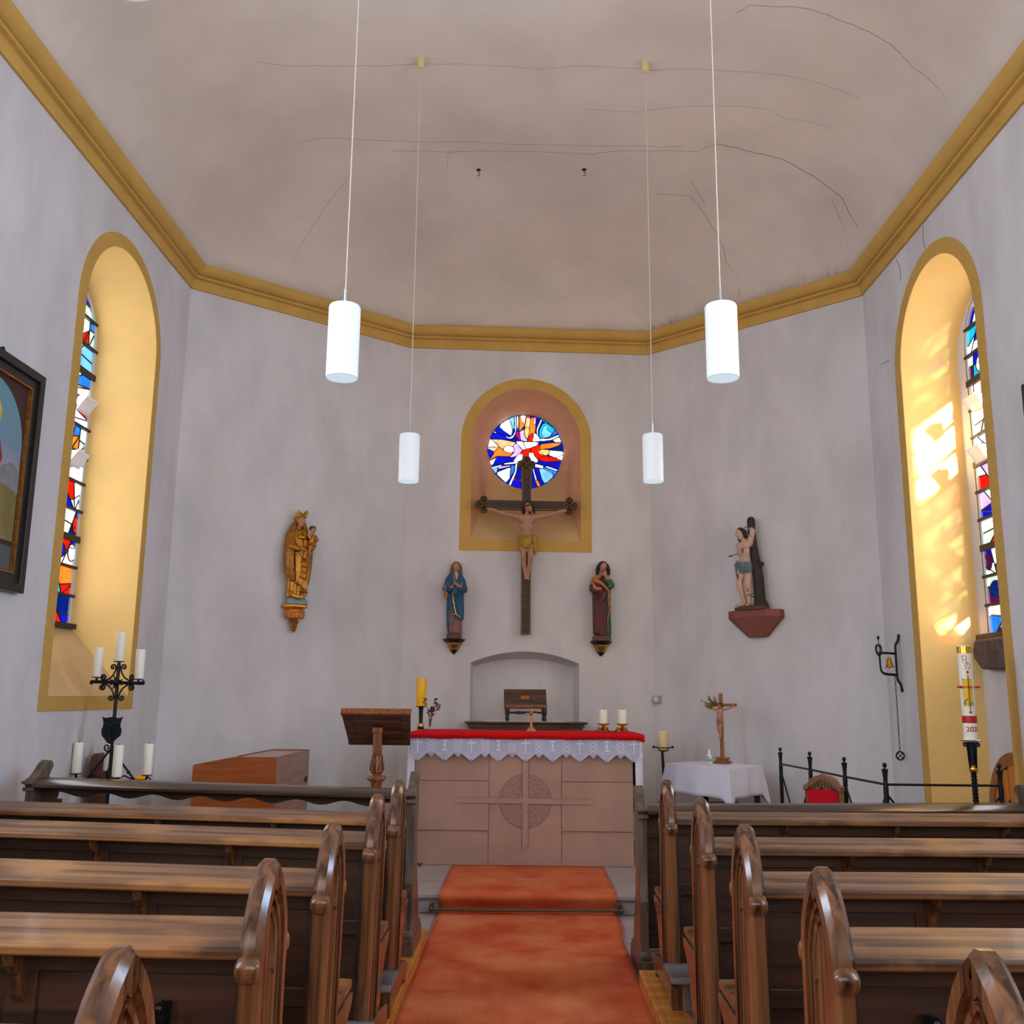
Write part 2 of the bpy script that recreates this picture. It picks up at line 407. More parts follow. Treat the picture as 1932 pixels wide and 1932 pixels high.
# right window: the niche runs down to the floor, with a rough block of stone under the glass
glR = arch(7.50, .56, 4.45, .02); 
w2 = side_window(1, 2, inR, arch(7.45, .83, 4.45, .0), glR, SILL)
mb = MB(); hole = arch(7.44, .465, 4.55, 2.14)
mb.plate([(p[0], p[1]) for p in glR], .02, [hole]); mb.xf(lambda p: (XG+p.z, p.x, p.y)); mb.build('niche_back', PL, w2)
mb = MB(); vs, fs = loft2(hole, hole, lambda p: (XG, p[0], p[1]), lambda p: (XG+.04, p[0], p[1])); mb.add(vs, fs); mb.build('glass_rebate', RING, w2)
stained(w2, 1, 7.44, .465, 2.14, 4.55, XG+.02, .235, 23, clear=((3.45, 4.30),))
MB().box((XG-.06,6.94,2.10),(XG+.02,8.0,2.145)).build('sill_bar', FRM, w2)
mb = MB()
rk = [(6.95,1.87),(7.4,1.85),(7.86,1.86),(7.99,1.95),(8.0,2.02),(7.96,2.10),(6.95,2.10)]
mb.px(rk, XG-.10, XG+.0); mb.build('sill_stone', RK, w2, bevel=.02)
# low arched door standing in the niche
dr = bpy.data.objects.new('door_1', None); C.objects.link(dr); struct(dr); dr.location = (XG, 7.55, 0)
mb = MB(); mb.plate(arch(7.60, .45, .78, .02), .03, [arch(7.60, .36, .78, .02)]); mb.xf(lambda p: (XG-.035+p.z*.9, p.x, p.y)); mb.build('door_frame', wood('door_frame_wood', (128,72,36), (160,98,54), .4, 2), dr)
mb = MB()
for k in range(6):
    y0 = 7.24+k*.12; zt = .78+sqrt(max(.0, .36**2-(abs(y0+.06-7.6))**2))
    mb.box((XG-.028, y0+.003, .02), (XG-.006, y0+.117, zt))
mb.build('door_planks', ORW, dr)
mb = MB()
for y in (7.36, 7.48, 7.72, 7.84):
    for z in (.5, .86): mb.ell((XG-.03, y, z), .012, 8, 6)
mb.build('door_studs', IR2, dr, smooth=True)

# nave windows behind the viewpoint: reveal and pale glass (they light the pews)
PG_E = glassmat('pale_nave_glass', (205,222,255), 2.0, 0.)
def nave_win(sx, yc, idx):
    w = bpy.data.objects.new('window_%d' % idx, None); C.objects.link(w); struct(w); w.location = (sx*WX, yc, 1.6)
    a = arch(yc, .69, 4.5, 1.6); g = arch(yc, .47, 4.55, 2.16)
    mb = MB(); vs, fs = loft2(a, g, lambda p: (sx*WX, p[0], p[1]), lambda p: (sx*(WX+.45), p[0], p[1])); mb.add(vs, fs); mb.build('reveal', YR, w, smooth=True)
    mb = MB(); mb.plate(g, .01); mb.xf(lambda p: (sx*(WX+.45+p.z), p.x, p.y)); mb.build('window_pane', PG_E, w)
    mb = MB(); mb.plate(arch(yc, .80, 4.5, 1.49), .006, [a]); mb.xf(lambda p: (sx*(WX-p.z), p.x, p.y)); mb.build('painted_surround', OC, w)
i = 5
for yc in (2.9, -.9):
    for sx in (-1, 1): nave_win(sx, yc, i); i += 1

# diagonal walls and east wall
def frame(A, B):
    """local frame of a wall: u along A->B, n into the room"""
    A = V((A[0], A[1], 0)); B = V((B[0], B[1], 0)); u = (B-A).normalized(); n = V((u.y, -u.x, 0))
    return A, u, n, (B-A).length
def wall_plain(A, B, name):
    a, u, n, l = frame(A, B); mb = MB(); mb.plate([(0,0),(l,0),(l,HT),(0,HT)], .02)
    mb.xf(lambda p: a+u*p.x+V((0,0,p.y))-n*p.z); return struct(mb.build(name, PL))
wall_plain(L1, B1, 'wall_northeast'); wall_plain(B2, R1, 'wall_southeast'); 
a, u, n, l = frame((3.3,YB), (-3.3,YB)); mb = MB(); mb.plate([(0,0),(l,0),(l,6.8),(0,6.8)], .02); mb.xf(lambda p: a+u*p.x+V((0,0,p.y))-n*p.z); struct(mb.build('wall_back', PL))
a, u, n, lE = frame(B1, B2); EA, EU, EN = a, u, n
def E(x, d, z):
    """point on the east wall: x metres from its middle, d into the room"""
    return EA+EU*(x+lE/2-.04)+EN*d+V((0,0,z))
def on_e(p): return p
ni = arch(0, .615, 4.455, 3.318); no = arch(0, .735, 4.455, 3.195)
ln = [(-.59,1.36)]+[(-.59+1.18*k/16, 1.975+.125*(1-((k-8)/8)**2)) for k in range(17)]+[(.59,1.36)]
mb = MB(); mb.plate([(-lE/2+.04,0),(lE/2+.04,0),(lE/2+.04,HT),(-lE/2+.04,HT)], .02, [ni, ln])
mb.xf(lambda p: E(p.x, -p.z, p.y)); struct(mb.build('wall_east', PL))
w3 = bpy.data.objects.new('window_3', None); C.objects.link(w3); struct(w3); w3.location = E(0,0,3.3)
mb = MB(); mb.plate(no, .006, [ni]); mb.xf(lambda p: E(p.x, p.z, p.y)); mb.build('painted_surround', OC, w3)
DB = .6
RC = (.036, 4.49); RR = .458
circ = [(RC[0]+RR*cos(2*pi*k/48), RC[1]+RR*sin(2*pi*k/48)) for k in range(48)]
# the splayed recess narrows from the arched opening to the round window
o1 = list(ni); c1 = [R(212)]+[pi-pi*i/48 for i in range(49)]+[R(-32)]
for k in range(1, 14): o1.append((.615-1.23*k/14, 3.318)); c1.append(R(-32-116*k/14))
c1 = [(RC[0]+RR*cos(a_), RC[1]+RR*sin(a_)) for a_ in c1]
mb = MB(); vs, fs = loft2(o1, c1, lambda p: E(p[0], 0, p[1]), lambda p: E(p[0], -DB, p[1]))
mb.add(vs, fs[:50], 0); mb.add(vs, fs[50:], 1); mb.build('reveal', [PK, SILL], w3, smooth=True, angle=18)
mb = MB(); vs, fs = loft2(circ, circ, lambda p: E(p[0], -DB, p[1]), lambda p: E(p[0], -DB-.06, p[1])); mb.add(vs, fs); mb.build('round_rebate', RING, w3, smooth=2)

# rose window traced from its leading: (colour, outline in a 940 x 880 frame centred on 982,985)
RO = [
 ('lb',[(660,650),(770,600),(835,575),(835,640),(810,800),(735,760),(660,700)]),('w',[(672,640),(770,608),(800,650),(808,735),(800,790),(730,755),(670,690)]),
 ('lb',[(775,595),(835,570),(850,610),(850,710),(815,712),(805,650)]),('w',[(838,572),(856,570),(862,708),(850,770),(820,820),(785,830),(600,765),(596,750),(700,790),(785,815),(822,790),(848,745)]),
 ('b',[(860,560),(892,553),(896,740),(868,700)]),('w',[(875,570),(890,568),(893,730),(873,650)]),
 ('o',[(900,553),(985,548),(975,655),(905,750)]),('w',[(920,552),(980,548),(968,645),(935,620)]),('r',[(990,548),(1030,548),(1040,575),(990,580)]),('lo',[(988,580),(1038,580),(1030,700),(975,700)]),
 ('o',[(1045,590),(1110,565),(1095,740),(1060,860),(1008,860),(1035,720)]),('p',[(1090,590),(1112,570),(1108,660),(1075,640)]),('y',[(975,705),(1015,695),(1032,740),(1020,810),(990,828),(968,790)]),
 ('p',[(908,760),(960,725),(970,800),(1000,840),(995,860),(930,850)]),('mg',[(870,745),(905,765),(920,855),(865,800)]),('r',[(1030,790),(1075,760),(1065,858),(1010,858)]),('w',[(1085,775),(1110,772),(1130,820),(1170,850),(1070,860)]),
 ('w',[(1170,605),(1186,612),(1140,720),(1140,790),(1165,825),(1260,820),(1390,770),(1392,790),(1290,835),(1180,850),(1135,815),(1122,720)]),
 ('te',[(1190,660),(1240,640),(1300,680),(1335,715),(1320,770),(1240,810),(1190,825),(1155,795),(1158,730)]),('lb',[(1200,700),(1230,670),(1260,690),(1240,720),(1310,760),(1280,800),(1210,810),(1180,770)]),('b',[(1195,620),(1250,640),(1330,700),(1350,690),(1260,600),(1195,595)]),
 ('b',[(1345,720),(1372,760),(1300,800),(1290,790)]),('gr',[(1320,835),(1410,800),(1428,860),(1350,862)]),
 ('db',[(560,780),(640,770),(760,830),(850,855),(565,840)]),('db',[(600,735),(650,705),(800,800),(740,810)]),
 ('w',[(535,850),(560,855),(655,925),(600,935),(520,935),(517,900)]),('lo',[(565,850),(700,855),(858,880),(825,925),(740,915),(700,960),(650,920)]),('lo',[(522,940),(600,938),(655,935),(600,990),(522,960)]),
 ('w',[(712,945),(770,922),(830,940),(845,975),(800,998),(735,985)]),('o',[(662,940),(700,970),(740,1000),(820,1000),(780,1045),(640,1040),(540,1100),(600,1000)]),
 ('p',[(865,895),(895,920),(945,965),(880,1030),(820,1050),(790,1045),(850,990),(830,930)]),('w',[(870,870),(940,870),(975,920),(975,955),(940,955),(900,915)]),('w',[(950,875),(1060,872),(1140,875),(1100,920),(985,950),(975,910)]),
 ('r',[(920,1005),(985,958),(1050,940),(1035,1030),(980,1035),(930,1025)]),('r',[(1055,935),(1165,900),(1150,975),(1215,1025),(1120,1060),(1085,1010),(1040,1000)]),('o',[(1170,895),(1290,880),(1430,872),(1350,925),(1150,955)]),
 ('y',[(1145,975),(1190,958),(1270,962),(1270,1000),(1230,1020),(1160,1005)]),('w',[(1275,965),(1450,975),(1445,1010),(1350,1040),(1280,1020)]),('r',[(1215,1032),(1320,1045),(1440,1085),(1230,1095),(1130,1068)]),('w',[(1360,1048),(1445,1020),(1440,1078)]),
 ('nb',[(1320,930),(1435,890),(1450,965),(1280,955)]),('w',[(835,1100),(905,1010),(945,1030),(935,1080),(880,1100)]),('w',[(1030,1000),(1075,1005),(1130,1080),(1125,1105),(1050,1090),(1028,1050)]),
 ('db',[(520,965),(600,1000),(540,1090),(518,1040)]),('db',[(640,1045),(850,1060),(820,1100),(590,1145)]),('w',[(545,1110),(630,1065),(575,1150),(545,1130)]),
 ('w',[(570,1180),(680,1150),(682,1165),(580,1190)]),('w',[(730,1128),(880,1105),(885,1125),(730,1142)]),
 ('w',[(640,1240),(800,1175),(790,1290),(735,1360),(650,1280)]),('b',[(805,1160),(850,1150),(840,1220),(790,1290)]),('lb',[(575,1195),(640,1185),(630,1230),(600,1250)]),('w',[(860,1135),(880,1140),(862,1240),(800,1390),(775,1385),(850,1230)]),
 ('lb',[(610,1260),(640,1265),(740,1370),(700,1360)]),('p',[(655,1170),(795,1150),(790,1165),(660,1195)]),('db',[(830,1330),(925,1325),(925,1410),(815,1400)]),('r',[(850,1300),(866,1320),(848,1320)]),('r',[(910,1330),(925,1305),(925,1330)]),
 ('w',[(1090,1125),(1195,1150),(1200,1178),(1090,1160)]),('w',[(1240,1150),(1368,1190),(1365,1203),(1240,1165)]),('b',[(1205,1160),(1380,1215),(1330,1300),(1320,1240),(1200,1180)]),('lb',[(1150,1190),(1220,1185),(1300,1220),(1320,1270),(1260,1340),(1215,1345),(1170,1270)]),
 ('db',[(1090,1175),(1145,1185),(1205,1370),(1175,1390)]),('w',[(1070,1185),(1080,1185),(1120,1310),(1105,1315)]),('o',[(1105,1330),(1135,1325),(1168,1390),(1140,1405)]),('db',[(1140,1100),(1445,1110),(1415,1185),(1130,1110)]),
]
keys = list(GM); gmb = MB(); lmb = MB(); NB = glassmat('rose_ground_glass', (14,26,130), GS)
gmb.k = len(keys); gmb.add([E(p[0], -DB-.02, p[1]) for p in circ], [tuple(range(48))])
def rp(p): return (RC[0]+(p[0]-982)/470*RR, RC[1]-(p[1]-985)/440*RR)
for k, (c, poly) in enumerate(RO):
    q = []
    pcx = sum(p[0] for p in poly)/len(poly); pcy = sum(p[1] for p in poly)/len(poly)
    for p in poly:
        dl = math.hypot(p[0]-pcx, p[1]-pcy)+1e-6; p = (p[0]+(p[0]-pcx)/dl*7, p[1]+(p[1]-pcy)/dl*7)
        x, z = rp(p); dd = math.hypot(x-RC[0], z-RC[1])
        if dd > RR*.985: x = RC[0]+(x-RC[0])*RR*.985/dd; z = RC[1]+(z-RC[1])*RR*.985/dd
        q.append((x, z))
    # round the traced outline (Chaikin)
    s = []
    for i_ in range(len(q)):
        a_, b_ = V(q[i_]), V(q[(i_+1) % len(q)]); s += [a_.lerp(b_, .13), a_.lerp(b_, .87)]
    dpt = -DB-.014+.00012*k
    tr = geometry.tessellate_polygon([[V((p[0], p[1], 0)) for p in s]])
    gmb.add([E(p[0], dpt, p[1]) for p in s], [tuple(t) for t in tr], keys.index(c))
    lmb.tube([E(p[0], dpt+.001, p[1]) for p in s], .0032, 4, closed=True)
gmb.build('rose_glass', [GM[k] for k in keys]+[NB], w3, recalc=False); lmb.build('lead_came', LEAD, w3)
# low wall niche above the altar
w4 = struct(bpy.data.objects.new('trim_2', None)); C.objects.link(w4); w4.location = E(0,0,1.36)
lnb = [(-.555,1.36)]+[(-.555+1.11*k/16, 1.945+.085*(1-((k-8)/8)**2)) for k in range(17)]+[(.555,1.36)]
mb = MB(); vs, fs = loft2(ln, lnb, lambda p: E(p[0], 0, p[1]), lambda p: E(p[0], -.25, p[1])); mb.add(vs, fs); mb.build('niche_reveal', PL, w4, smooth=True, angle=30)
mb = MB(); mb.plate(lnb, .02); mb.xf(lambda p: E(p.x, -.25-p.z, p.y)); mb.build('niche_back', PL, w4)

# ceiling vault as one surface
mb = MB(); st = .06; NX = int(6.9/st); NY = int((10.9-YB+.1)/st)
for j in range(NY+1):
    for i in range(NX+1):
        x = -3.45+i*st; y = YB-.05+j*st; mb.v.append(V((x, y, ceil_z(x, y))))
mb.f = [(j*(NX+1)+i, (j+1)*(NX+1)+i, (j+1)*(NX+1)+i+1, j*(NX+1)+i+1) for j in range(NY) for i in range(NX)]; mb.m = [0]*len(mb.f)
ce = struct(mb.build('ceiling', PC, smooth=2, recalc=False))
cracks = {
 'a':([(-2.16,6.76),(-1.94,6.88),(-1.62,6.98),(-1.21,7.06),(-.6,7.07),(-.14,7.09),(.1,7.12),(.45,7.08),(1.02,7.13),(1.61,7.05),(2.05,6.97),(2.38,6.96),(2.64,6.97)],.0015),
 'b':([(-2.1,7.94),(-1.86,7.93),(-1.44,8.04),(-.97,8.13),(-.48,8.17),(-.18,8.21),(.51,8.23),(1.2,8.21),(1.45,8.18)],.0018),
 'c':([(-1.27,8.21),(-.98,8.26),(-.76,8.3),(.02,8.33),(.62,8.36),(.77,8.31),(1.6,8.23),(1.64,8.16),(1.75,8.08)],.002),
 'c2':([(1.75,8.08),(1.96,8.09),(2.11,8.1),(2.3,8.08),(2.68,8.18),(2.91,8.25),(3.03,8.39),(3.1,8.43)],.0042),
 'd':([(1.55,6.39),(1.63,6.29),(1.94,6.23),(2.05,6.22),(2.25,6.26),(2.49,6.3),(2.67,6.34),(2.84,6.44),(2.98,6.45),(3.09,6.47)],.0022),
 'e':([(.5,7.66),(.95,7.7),(1.39,7.57),(1.91,7.45),(2.04,7.43),(2.19,7.5),(2.4,7.45),(2.57,7.44)],.0013),
 'f':([(1.59,8.65),(1.71,8.84),(1.79,8.96)],.0018),'g':([(1.29,8.89),(1.6,8.85),(1.71,8.94),(1.9,9.21),(2.05,9.42),(2.11,9.56),(2.22,9.6),(2.27,9.7)],.0026),
 'h':([(2.84,8.33),(3.02,8.59),(3.1,8.7)],.0024),'i':([(-1.75,8.56),(-1.94,8.76),(-2.18,9.04),(-2.38,9.22),(-2.44,9.3)],.0016),'j':([(-.79,8.57),(-.76,8.33),(-.63,8.29),(-.53,8.22)],.0014)}
mb = MB()
for pts, wd in cracks.values():
    q = []
    for i in range(len(pts)-1):
        for t in range(6):
            f = t/6; x = pts[i][0]*(1-f)+pts[i+1][0]*f; y = pts[i][1]*(1-f)+pts[i+1][1]*f
            q.append((x+random.uniform(-.006,.006), y+random.uniform(-.006,.006)))
    q.append(pts[-1]); mb.tube([(x, y, ceil_z(x, y)-.0002) for x, y in q], wd*.8, 5)
mb.build('plaster_cracks', CR, ce)

WRO = bpy.data.objects['wall_right']
for pts in ([(7.497,5.50),(7.494,5.45),(7.52,5.402),(7.482,5.29)], [(8.079,5.48),(8.022,5.377),(8.02,5.251)], [(8.585,4.676),(8.506,4.668),(8.416,4.656)]):
    MB().tube(sm([(3.2985, y, z) for y, z in pts], 1), .0022, 5).build('plaster_crack', CR, WRO)

# cornice
def sweep_in(path, prof):
    """path: 2D polyline walked with the room on the right; prof: (distance into room, z)"""
    N = len(path); mb = MB(); offs = []
    for i in range(N):
        a = V(path[max(i-1,0)]); p = V(path[i]); b = V(path[min(i+1,N-1)])
        d1 = (p-a).normalized() if i > 0 else (b-p).normalized(); d2 = (b-p).normalized() if i < N-1 else d1
        n1 = V((d1.y,-d1.x)); n2 = V((d2.y,-d2.x)); m = (n1+n2).normalized(); offs.append(m/m.dot(n1))
    n = len(prof); vs = [(path[i][0]+offs[i].x*d, path[i][1]+offs[i].y*d, z) for i in range(N) for d, z in prof]
    fs = [(i*n+k, (i+1)*n+k, (i+1)*n+(k+1) % n, i*n+(k+1) % n) for i in range(N-1) for k in range(n)]
    mb.add(vs, fs); return mb
prof = [(0,5.52),(.022,5.52),(.025,5.61),(.032,5.618),(.072,5.622),(.078,5.63),(.076,5.642),(.064,5.648),(.062,5.654),(.078,5.656),(.105,5.665),(.13,5.682),(.148,5.705),(.155,5.728),(.15,5.745),(0,5.75)]
struct(sweep_in([(-3.3,YB),L1,B1,B2,R1,(3.3,YB)], prof).build('trim_1', OC, smooth=True, angle=25))

# floors: nave stone, chancel step, two wooden podiums
mb = MB(); mb.box((-3.32,YB,-.1),(3.32,11.,0)); fl = struct(mb.build('floor', FLR))
mb = MB(); nz = [(7.73,0),(7.73,.105),(7.69,.112),(7.68,.13),(7.69,.148),(7.71,.15),(8.9,.15)]
mb = MB()
pz = [(-3.3,7.73),(3.3,7.73),(3.3,8.96),(1.4,10.65),(-1.32,10.45),(-3.3,8.83)]
mb.pz(pz, 0, .11); pz2 = [(-3.3,7.69)]+[(3.3,7.69)]+pz[2:]; mb.pz(pz2, .11, .15)
stp = struct(mb.build('floor_chancel_step', FLR, bevel=.012, segs=3))
mb = MB()
for x in (-1.35, .15, 1.72): mb.box((x-.002,7.69,.1502),(x+.002,8.93,.1506))
mb.box((-3.2,8.2,.1502),(3.2,8.204,.1506)); mb.build('step_joints', STD, stp)
mb = MB()
for x in (-.66,.9,1.9): mb.box((x-.002,5.9,.0002),(x+.002,7.7,.0006))
for y in (6.9,): mb.box((-.66,y,.0002),(3.3,y+.004,.0006))
mb.build('floor_joints', STD, fl)
def podium(x0, x1, y1, idx, aisle):
    o = bpy.data.objects.new('floor_podium_%d' % idx, None); C.objects.link(o); struct(o); o.location = ((x0+x1)/2, 2, 0)
    mb = MB(); y = YB+.3; w = .085; yy = y1-.03
    # cross boards
    while yy > y: mb.box((x0+.03 if aisle < 0 else x0+.03, yy-w+.0025, .03), (x1-.03, yy, .1)); yy -= w
    mb.build('floor_boards', POD, o)
    xe = x1 if x1 < 0 else x0
    MB().box((min(xe, xe-.035*(1 if x1 < 0 else -1)), y, 0), (max(xe, xe-.035*(1 if x1 < 0 else -1)), y1, .102)).build('edge_board', POD, o, bevel=.006)
    MB().box((x0+.02, y1-.03, 0), (x1-.02, y1, .101)).build('end_board', POD, o, bevel=.004)
    return o
podium(-3.28, -.635, 6.78, 1, 1); podium(.655, 3.28, 5.85, 2, -1)

# ------------------------------------------------------------------ pews
def sweep_yz(path, sec, mb, closed=False):
    """path in (y,z); sec: (offset outward along path normal, x)"""
    N = len(path); n = len(sec); vs = []
    for i in range(N):
        a = V(path[max(i-1,0)]); b = V(path[min(i+1,N-1)]); p = V(path[i])
        d1 = (p-a).normalized() if i else (b-p).normalized(); d2 = (b-p).normalized() if i < N-1 else d1
        nn = V((-d1.y-d2.y, d1.x+d2.x)).normalized(); nn = nn/max(.5, nn.dot(V((-d1.y, d1.x))))
        for o, x in sec: q = p+nn*o; vs.append((x, q.x, q.y))
    fs = [(i*n+k, (i+1)*n+k, (i+1)*n+(k+1) % n, i*n+(k+1) % n) for i in range(N-1) for k in range(n)]
    fs += [tuple(range(n)), tuple(range((N-1)*n, N*n))]
    mb.add(vs, fs); return mb
def lancet(hw, zs, h, z0, n=12):
    Rr = (h*h+hw*hw)/(2*hw); L = [(-hw, z0)]
    for i in range(n+1):
        z = zs+h*i/n*.985; y = -(Rr-hw)+sqrt(max(0, Rr*Rr-(z-zs)**2)); L.append((-max(y,.010), z))
    return L+[(-p[0], p[1]) for p in L[::-1]]
TE = .056
def chamf(w, t, c, xc):
    """closed chamfered section: radial width w (0..-w inwards), thickness t centred on xc"""
    h = t/2; return [(0,xc-h+c),(0,xc+h-c),(-c,xc+h),(-w,xc+h),(-w,xc-h),(-c,xc-h)]
def pew(s, L, label):
    """s=+1: aisle on the left (-x) end; s=-1 mirrored. Arch of the end panel centred on y=0, z from the podium boards"""
    root = thing('pew', label, 'pew', group='oak pews with arched ends')
    def fin(mb, name, m, parent=root, **k):
        mb.xf(lambda p: (p.x*s, p.y, p.z)); return mb.build(name, m, parent, **k)
    for which, x0 in ((0, 0.), (1, L)):
        xc = x0+(.028 if which == 0 else -.028)
        mb = MB(); path = lancet(.148, .84, .245, .04)
        sweep_yz(path, chamf(.046, TE, .0145, xc), mb)
        mb.px([(-.028,1.035),(-.010,1.062),(.010,1.062),(.028,1.035),(.016,1.008),(0,.998),(-.016,1.008)], xc-.0277, xc+.0277)
        e = fin(mb, 'end_panel', PE, smooth=True, angle=28)
        # apex cap keeps the two arcs joined
        mb = MB(); inner = [p for p in lancet(.118, .84, .19, .05)]
        mb.px(inner, xc-.010, xc+.010); fin(mb, 'panel_infill', PE, e)
        mb = MB(); sweep_yz(lancet(.094, .83, .165, .14), [(0,xc-.022),(0,xc+.022),(-.010,xc+.019),(-.010,xc-.019)], mb)
        sweep_yz(lancet(.076, .825, .14, .14), [(0,xc-.017),(0,xc+.017),(-.012,xc+.013),(-.012,xc-.013)], mb)
        mb.box((xc-.018,-.092,.13),(xc+.018,.092,.15)); fin(mb, 'tracery', PE, e, smooth=True, angle=28)
        for q in (-1, 1): mb = MB(); mb.px([(q*.078,.86),(q*.078,.80),(q*.06,.785),(q*.05,.80),(q*.066,.83)], xc-.017, xc+.017); fin(mb, 'cusp', PE, e)
        for q in (-1, 1):
            mb = MB(); oc = []
            mb.lathe([(.018,-.030),(.029,-.0235),(.033,-.012),(.033,.012),(.029,.0235),(.018,.030)], (0,0,0), 12)
            mb.xf(lambda p: (xc+p.z, q*.147+p.x*.66, .845+p.y*.95)); fin(mb, 'knob', PE, e, smooth=True, angle=31)
        mb = MB(); ft = [(-.22,0),(-.22,.10),(-.205,.112),(-.14,.13),(.14,.15),(.38,.115),(.44,.10),(.45,.06),(.44,0),(.37,0),(.33,.035),(-.10,.035),(-.14,0)]
        mb.px(ft, xc-.036, xc+.036); fin(mb, 'foot', PE, bevel=.006)
        mb = MB(); mb.px([(.10,.405),(.50,.405),(.48,.37),(.40,.33),(.34,.27),(.30,.18),(.28,.13),(.10,.13)], xc-.02, xc+.02); fin(mb, 'seat_bracket', PE, bevel=.004)
    xs, xe = .05, L-.05
    mb = MB(); pr = [(-.125,.862),(-.13,.868),(-.13,.884),(-.122,.891),(.185,.897),(.195,.89),(.195,.87),(.185,.866)]
    mb.px(pr, xs, xe); fin(mb, 'book_rail', PR, bevel=.003)
    mb = MB(); mb.box((xs,-.012,.12),(xe,.012,.868)); b = fin(mb, 'back_panel', PD)
    mb = MB(); nP = 4; 
    for z0, z1 in ((.12,.2),(.50,.56),(.80,.866)): mb.box((xs,-.024,z0),(xe,.02,z1))
    for k in range(nP+1):
        x = xs+(xe-xs)*k/nP; x0 = max(xs, x-.04); x1 = min(xe, x+.04); mb.box((x0,-.0235,.12),(x1,.0195,.866))
    fin(mb, 'panel_frame', PD, b, bevel=.004)
    for k in (1, 2, 3):
        x = xs+(xe-xs)*k/nP; mb = MB(); mb.px([(-.02,.862),(-.115,.862),(-.10,.83),(-.065,.80),(-.045,.75),(-.02,.72)], x-.014, x+.014); fin(mb, 'rail_corbel', PE, bevel=.003)
    mb = MB(); mb.px([(.02,.405),(.52,.41),(.535,.42),(.535,.435),(.52,.445),(.02,.44)], xs-.03, xe+.03); fin(mb, 'seat', PR, bevel=.004)
    mb = MB(); mb.px([(-.41,.17),(-.41,.185),(-.40,.2),(-.14,.2),(-.13,.185),(-.13,.17)], -.03, xe); fin(mb, 'kneeler', PGx, bevel=.004)
    for x in (.03, L/2, L-.1):
        MB(); mb = MB(); mb.box((x,-.38,.0),(x+.045,-.335,.17)); fin(mb, 'kneeler_leg', PG, bevel=.003)
    for x in (.26, .95):
        mb = MB(); mb.box((x-.012,-.034,.66),(x+.012,-.022,.74)); mb.tube([(x,-.034,.70),(x,-.065,.69),(x,-.08,.71),(x,-.08,.735)], .007, 8); mb.ell((x,-.08,.735), .014, 10, 8); mb.tube([(x,-.034,.67),(x,-.055,.66),(x,-.06,.675)], .006, 8)
        fin(mb, 'coat_hook', IR2, smooth=True)
    return root
LR = pew(1, 2.40, ''); LL = pew(-1, 2.45, '')
ord_ = ['nearest','second nearest','third','fourth','fifth']
right = [(.772,1.79,.0,.003),(.744,2.62,0,.004),(.738,3.48,0,.004),(.745,4.36,0,.004),(.738,5.35,0,.004)]
left = [(-.665,1.74,0,.008),(-.648,2.65,0,.008),(-.642,3.42,0,.02),(-.640,4.40,0,.022),(-.640,5.16,0,.018)]
for side, lst, proto in (('right', right, LR), ('left', left, LL)):
    for i, (x, y, rz, tl) in enumerate(lst):
        o = proto if i == 0 else copy_tree(proto)
        o.location = (x, y, .1); o.rotation_euler = (0, -tl if side == 'right' else tl, rz)
        where = ['nearest the viewer, only its arched tops in frame','second from the viewer','third from the viewer','fourth from the viewer','farthest, next to the scroll-ended desk'][i]
        o['label'] = 'oak pew %s of the carpet, %s' % (side, where)

